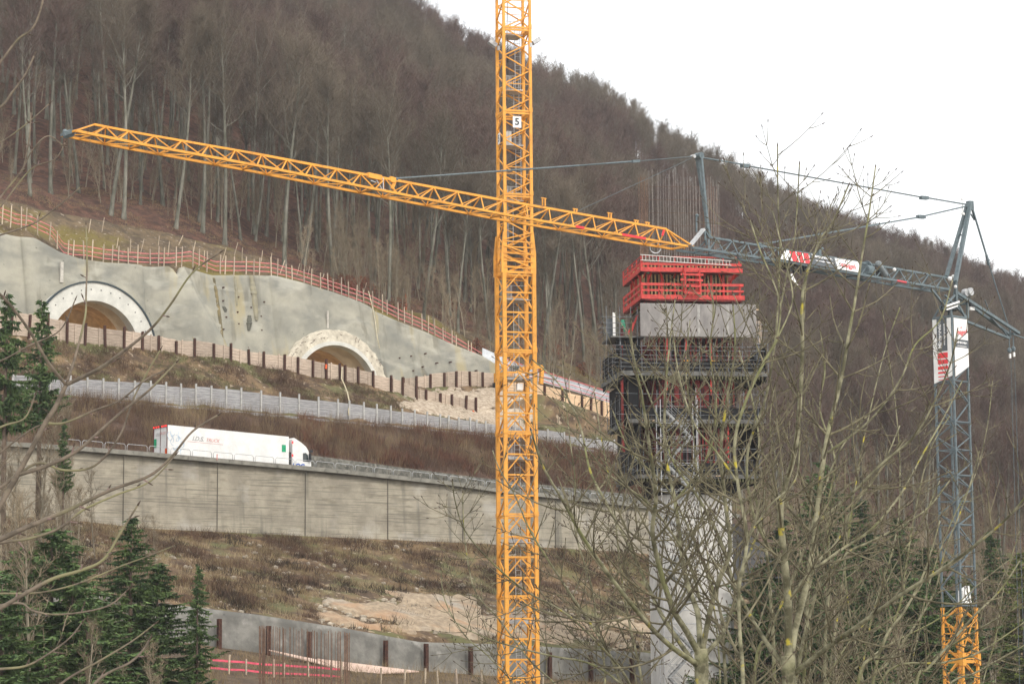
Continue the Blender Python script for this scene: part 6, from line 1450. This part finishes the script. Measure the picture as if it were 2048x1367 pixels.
foreground_tree('ash_tree', 'bare ash tree whose low fork of four stems stands in front of the pale pier', 'tree', [
    (dz([(1400, 2400), (1402, 1700), (1403, 1353), (1402, 1296)], D1), 0.0589, 0.0496, NOS),
    (dz([(1400, 1310), (1372, 1260), (1346, 1217), (1320, 1137), (1305, 1062), (1312, 994), (1300, 900), (1285, 800), (1265, 700), (1262, 640)], D1, D1-1.5), 0.0248, 0.0048),
    (dz([(1400, 1300), (1396, 1228), (1376, 1171), (1365, 1115), (1350, 1001), (1331, 907), (1330, 800), (1338, 700), (1350, 600)], D1, D1+1), 0.0223, 0.0048),
    (dz([(1405, 1300), (1422, 1213), (1441, 1152), (1460, 1096), (1450, 1000), (1442, 900), (1455, 790), (1470, 700), (1466, 610)], D1, D1-1), 0.0211, 0.0048),
    (dz([(1408, 1310), (1445, 1266), (1467, 1209), (1490, 1130), (1520, 1050), (1530, 980)], D1, D1+1.5), 0.0186, 0.0056),
    (dz([(1398, 1330), (1340, 1290), (1290, 1240), (1230, 1165), (1170, 1080), (1125, 1000), (1085, 930), (1062, 860)], D1, D1-2), 0.0211, 0.0048),
    (dz([(1402, 1345), (1330, 1240), (1300, 1180), (1260, 1095), (1215, 1010), (1180, 940), (1160, 850), (1120, 770), (1066, 720)], D1, D1+1.5), 0.0186, 0.0044),
    (dz([(1400, 1200), (1380, 1130), (1340, 1060), (1290, 1000), (1220, 950), (1170, 890)], D1, D1-1), 0.0112, 0.0048),
    (dz([(1350, 1001), (1400, 940), (1425, 880), (1432, 800), (1420, 700), (1428, 620), (1416, 560)], D1+.3, D1), 0.0099, 0.0042),
], AM, 1, (1400, 1353, D1), lv=2, gap=.17)
foreground_tree('ash_tree', 'tallest bare ash with lichen on its straight trunk, right of the pier', 'tree', [
    (dz([(1570, 2300), (1576, 1700), (1578, 1367), (1576, 1310)], D1), 0.0527, 0.0496, NOS),
    (dz([(1577, 1320), (1576, 1200), (1567, 1100), (1561, 1030), (1568, 980), (1590, 900), (1600, 800), (1605, 700), (1606, 582), (1638, 485), (1664, 447), (1696, 373)], D1, D1-.6), 0.0310, 0.0048, dict(gap=.21)),
    (dz([(1582, 1315), (1590, 1260), (1610, 1180), (1625, 1100), (1633, 1030), (1642, 960), (1655, 870), (1682, 760), (1696, 678), (1709, 607), (1722, 524), (1738, 427), (1751, 334)], D1, D1+.8), 0.0260, 0.0048, dict(gap=.21)),
    (dz([(1568, 1330), (1530, 1280), (1500, 1230), (1470, 1170), (1440, 1080), (1400, 1000), (1350, 930), (1325, 860), (1290, 770), (1260, 700)], D1, D1+1.5), 0.0186, 0.0048),
    (dz([(1590, 1345), (1660, 1290), (1720, 1248), (1800, 1190), (1880, 1140), (1950, 1090), (2020, 1030), (2060, 980)], D1, D1-1.5), 0.0211, 0.0056),
    (dz([(1580, 1200), (1615, 1150), (1680, 1100), (1740, 1060), (1800, 990), (1850, 900), (1890, 830), (1925, 760)], D1, D1+1), 0.0136, 0.0048),
    (dz([(1640, 1040), (1700, 990), (1760, 930), (1830, 870), (1870, 800), (1900, 730), (1915, 660)], D1+.4, D1), 0.0124, 0.0048),
    (dz([(1655, 905), (1740, 840), (1800, 760), (1830, 690), (1880, 640), (1905, 560)], D1+.5, D1+1), 0.0099, 0.0042),
    (dz([(1565, 1130), (1530, 1080), (1500, 1000), (1496, 900), (1530, 800), (1545, 720), (1554, 640), (1560, 500), (1556, 400), (1555, 292)], D1, D1-1), 0.0112, 0.0042),
    (dz([(1561, 614), (1575, 540), (1590, 470), (1599, 328)], D1-.9, D1-1), 0.0056, 0.0042),
], AM, 2, (1576, 1353, D1), lv=2, gap=.19)
foreground_tree('ash_tree', 'dark slender ash stem between the fork tree and the tallest ash', 'tree', [
    (dz([(1495, 2300), (1488, 1700), (1486, 1367), (1480, 1270), (1478, 1175), (1494, 1077), (1475, 963), (1470, 880), (1492, 800), (1525, 730), (1548, 690), (1554, 678)], D4), 0.0186, 0.0088, dict(first=.45)),
    (dz([(1554, 678), (1561, 614), (1545, 560), (1520, 500), (1500, 440)], D4), 0.0062, 0.0042),
    (dz([(1554, 678), (1585, 600), (1570, 520), (1545, 420)], D4, D4+.4), 0.0056, 0.0042),
    (dz([(1494, 1077), (1540, 1010), (1590, 960), (1600, 880)], D4), 0.0074, 0.0042),
    (dz([(1475, 963), (1430, 900), (1390, 850), (1360, 760), (1345, 660)], D4), 0.0074, 0.0042),
], AM, 3, (1486, 1353, D4), lv=2, gap=.2)
foreground_tree('ash_tree', 'spreading ash low in the middle, its long thin branches crossing the yellow mast', 'tree', [
    (dz([(1330, 1900), (1300, 1500), (1260, 1367), (1200, 1290), (1130, 1225), (1050, 1180), (980, 1120), (930, 1060), (910, 1000), (905, 960)], D2, D2-2), 0.0161, 0.0042),
    (dz([(1280, 1440), (1240, 1360), (1215, 1300), (1150, 1200), (1110, 1140), (1060, 1060), (1030, 990), (1000, 940), (985, 900)], D2), 0.0136, 0.0042),
    (dz([(1180, 1900), (1140, 1420), (1110, 1367), (1060, 1320), (1000, 1240), (950, 1180), (930, 1080), (925, 985)], D2+1), 0.0124, 0.0042),
    (dz([(1190, 1600), (1210, 1367), (1195, 1250), (1180, 1160), (1150, 1060), (1150, 960), (1140, 880), (1130, 790)], D2+1), 0.0124, 0.0042),
    (dz([(1270, 1390), (1190, 1330), (1100, 1310), (1020, 1290), (960, 1270), (905, 1240)], D2-1), 0.0099, 0.0042),
    (dz([(1300, 1480), (1280, 1340), (1260, 1250), (1240, 1130), (1230, 1030), (1215, 940), (1200, 860), (1190, 790)], D2), 0.0124, 0.0042),
    (dz([(1060, 1600), (1040, 1400), (985, 1320), (930, 1270), (890, 1200), (882, 1140)], D2), 0.0074, 0.0042),
], AM, 4, (1230, 1353, D2), lv=2, gap=.18, Lr=(.3, .75))
foreground_tree('ash_tree', 'many stemmed ash in the lower right corner in front of the yellow crane base', 'tree', [
    (dz([(1700, 2100), (1720, 1500), (1742, 1367), (1780, 1320), (1830, 1250), (1870, 1180), (1890, 1100), (1930, 1000), (1960, 900)], D3), 0.0211, 0.0048),
    (dz([(1760, 1600), (1790, 1390), (1860, 1320), (1950, 1262), (2048, 1205), (2110, 1150)], D3, D3-2), 0.0161, 0.0056),
    (dz([(1740, 1400), (1760, 1300), (1800, 1210), (1815, 1110), (1835, 1000), (1860, 900), (1900, 830)], D3-1), 0.0136, 0.0042),
    (dz([(1820, 1700), (1880, 1400), (1960, 1340), (2048, 1290), (2120, 1240)], D3-2), 0.0136, 0.0056),
    (dz([(1740, 1440), (1720, 1330), (1700, 1230), (1690, 1130), (1700, 1030), (1720, 930)], D3), 0.0112, 0.0042),
    (dz([(1700, 1500), (1650, 1400), (1760, 1300), (1880, 1235), (1960, 1165), (2030, 1110)], D3+1), 0.0124, 0.0042),
    (dz([(1930, 1700), (1960, 1400), (1990, 1280), (2010, 1160), (2040, 1060)], D3+1), 0.0087, 0.0042),
    (dz([(1640, 1700), (1650, 1400), (1680, 1310), (1740, 1230), (1790, 1130), (1840, 1050), (1880, 960)], D3-1), 0.0112, 0.0042),
], AM, 5, (1742, 1353, D3), lv=2, gap=.18, Lr=(.3, .85))
foreground_tree('ash_tree', 'bushy ash crown fanning out to the right behind the tallest ash trunk', 'tree', [
    (dz([(1560, 1700), (1585, 1400), (1634, 1181), (1692, 1108), (1742, 1082), (1815, 1044), (1859, 1012), (1900, 960)], 18.5), .024, .006),
    (dz([(1600, 1700), (1610, 1300), (1625, 1146), (1672, 1085), (1704, 1017), (1760, 940), (1800, 850)], 18.8), .022, .005),
    (dz([(1690, 1700), (1716, 1365), (1757, 1309), (1777, 1263), (1812, 1216), (1850, 1140), (1880, 1040)], 18), .022, .005),
    (dz([(1800, 1600), (1832, 1367), (1856, 1336), (1905, 1280), (1946, 1233), (2000, 1180), (2040, 1120)], 18), .018, .005),
    (dz([(1740, 1700), (1760, 1365), (1888, 1324), (1946, 1309), (2005, 1274), (2060, 1235)], 18.4), .016, .005),
    (dz([(1540, 1700), (1548, 1350), (1540, 1180), (1530, 1080), (1510, 980), (1518, 880), (1500, 780), (1478, 700)], 19), .022, .005),
    (dz([(1650, 1700), (1650, 1300), (1660, 1150), (1655, 1020), (1670, 920), (1640, 820), (1650, 740), (1640, 660)], 19.4), .020, .005),
    (dz([(1470, 1700), (1450, 1340), (1440, 1220), (1400, 1110), (1370, 1040), (1330, 970), (1260, 900), (1225, 820)], 19), .020, .005),
    (dz([(1500, 1700), (1510, 1340), (1540, 1260), (1600, 1120), (1640, 1000), (1680, 900), (1735, 830)], 18.2), .018, .005),
], AM, 16, (1585, 1353, 18.5), lv=2, gap=.2, Lr=(.3, .85))
# two more spindly shoots behind, filling the middle right
foreground_tree('ash_tree', 'thin pale ash stems rising behind the tallest ash towards the mast banner', 'tree', [
    (dz([(1640, 1900), (1655, 1400), (1680, 1200), (1700, 1050), (1715, 940), (1745, 800), (1770, 700), (1800, 614)], 24), 0.0161, 0.0048),
    (dz([(1700, 1500), (1740, 1250), (1790, 1080), (1800, 940), (1790, 800), (1775, 700), (1765, 620)], 25), 0.0124, 0.0042),
    (dz([(1600, 1700), (1620, 1300), (1600, 1100), (1560, 950), (1540, 850), (1552, 760)], 24), 0.0124, 0.0042),
    (dz([(1440, 1700), (1440, 1350), (1420, 1150), (1400, 1000), (1385, 850), (1372, 740), (1380, 640)], 24), 0.0124, 0.0042),
    (dz([(1850, 1700), (1820, 1400), (1850, 1200), (1900, 1050), (1950, 950), (1975, 850), (1985, 760)], 26), 0.0124, 0.0042),
], AM, 6, (1655, 1353, 24), lv=2, gap=.25, Lr=(.3, .9))
# cherry at the left
CM = (M_cher, M_chert, M_bud)
Y1 = 10.5
foreground_tree('cherry_tree', 'knobbly bare branches of a near fruit tree reaching in from the left', 'tree', [
    (dz([(-500, 1900), (-200, 1350), (-60, 1130), (6, 1000), (35, 949), (61, 901), (90, 846), (112, 811), (132, 769)], Y1), .025, .010, dict(first=.9)),
    (dz([(132, 769), (96, 724), (58, 660), (19, 608), (-20, 570)], Y1, Y1-.5), .008, .006),
    (dz([(132, 769), (193, 740), (235, 711), (299, 660), (340, 610), (385, 545), (440, 505)], Y1, Y1-.6), .0095, .0035),
    (dz([(132, 769), (151, 711), (170, 634), (172, 590), (174, 520), (172, 450)], Y1, Y1+.5), .007, .003),
    (dz([(35, 949), (96, 930), (154, 901), (206, 856), (251, 817), (299, 779), (352, 725)], Y1), .010, .004),
    (dz([(96, 846), (130, 845), (190, 820), (240, 800), (290, 760), (330, 740)], Y1+.3), .006, .003),
    (dz([(-60, 1010), (0, 975), (40, 945), (80, 925), (130, 940), (190, 930), (240, 870), (270, 790), (320, 700)], Y1+.4), .008, .003),
    (dz([(-80, 1110), (0, 1078), (48, 1056), (99, 1035), (150, 1013), (220, 980), (300, 950), (345, 910), (385, 862), (435, 830)], Y1-.6), .012, .0035),
    (dz([(-80, 1105), (0, 1085), (60, 1076), (120, 1055), (165, 1020), (230, 990), (300, 962), (350, 910)], Y1), .008, .003),
    (dz([(-80, 1250), (0, 1215), (43, 1190), (107, 1156), (161, 1140), (207, 1118), (240, 1066), (275, 1010)], Y1-.4), .011, .004),
    (dz([(-80, 1225), (32, 1205), (64, 1220), (107, 1228), (166, 1223), (220, 1209), (252, 1182)], Y1), .006, .003),
    (dz([(-80, 1345), (0, 1337), (54, 1330), (102, 1303), (140, 1274), (164, 1244)], Y1-.5), .007, .003),
    (dz([(100, 1500), (188, 1367), (258, 1325), (285, 1300), (298, 1279)], Y1-1), .008, .004),
    (dz([(60, 1440), (121, 1367), (200, 1320), (263, 1282), (309, 1247)], Y1-.3), .007, .003),
    (dz([(-80, 1190), (0, 1186), (80, 1184), (160, 1165), (240, 1132), (300, 1110), (350, 1090)], Y1+.5), .005, .0025),
    (dz([(-60, 200), (0, 125), (35, 80), (62, 60), (78, 30), (88, -10)], Y1-.2), .008, .005),
    (dz([(-60, 250), (0, 215), (24, 185), (50, 150), (68, 112)], Y1-.2), .0075, .0045),
    (dz([(-60, 500), (-10, 410), (40, 345), (65, 300), (95, 272), (125, 290)], Y1), .006, .003),
    (dz([(-60, 480), (0, 415), (60, 340), (110, 318), (130, 285)], Y1+.3), .0045, .0028),
    (dz([(45, 345), (58, 280), (62, 225)], Y1), .0045, .003),
    (dz([(-60, 310), (0, 285), (50, 250), (98, 208)], Y1+.4), .0045, .003),
    (dz([(-60, 740), (0, 722), (60, 690), (120, 660), (150, 600)], Y1+.4), .005, .0028),
    (dz([(-40, 870), (10, 850), (50, 835), (70, 790)], Y1), .006, .003), (dz([(-40, 945), (0, 905), (60, 860), (80, 850)], Y1+.2), .006, .003),
    (dz([(-60, 490), (0, 470), (60, 450), (100, 425), (160, 375)], Y1+.2), .005, .0028),
], CM, 11, (20, 1353, Y1), opp=False, lv=0, gap=.12, Lr=(.012, .05), first=.2, upb=.05)
# ================================================================== HAZE
hm = bpy.data.materials.new('winter_haze'); hm.use_nodes = True; hn = hm.node_tree.nodes; hl = hm.node_tree.links
for n_ in list(hn): hn.remove(n_)
ho = hn.new('ShaderNodeOutputMaterial'); pv = hn.new('ShaderNodeVolumePrincipled'); pv.inputs['Density'].default_value = HAZE
pv.inputs['Color'].default_value = (.93, .95, 1.0, 1); hl.new(pv.outputs[0], ho.inputs['Volume'])
gv = np.array(VS); lo_, hi_ = gv.min(0)-2, gv.max(0)+2
lo_[1] = min(lo_[1], -25); hi_[2] += 32
mb = MB(); mb.abox(lo_[0], hi_[0], lo_[1], hi_[1], lo_[2]+1, hi_[2]); tag(mb.build('haze', hm), None, None, None, 'stuff')
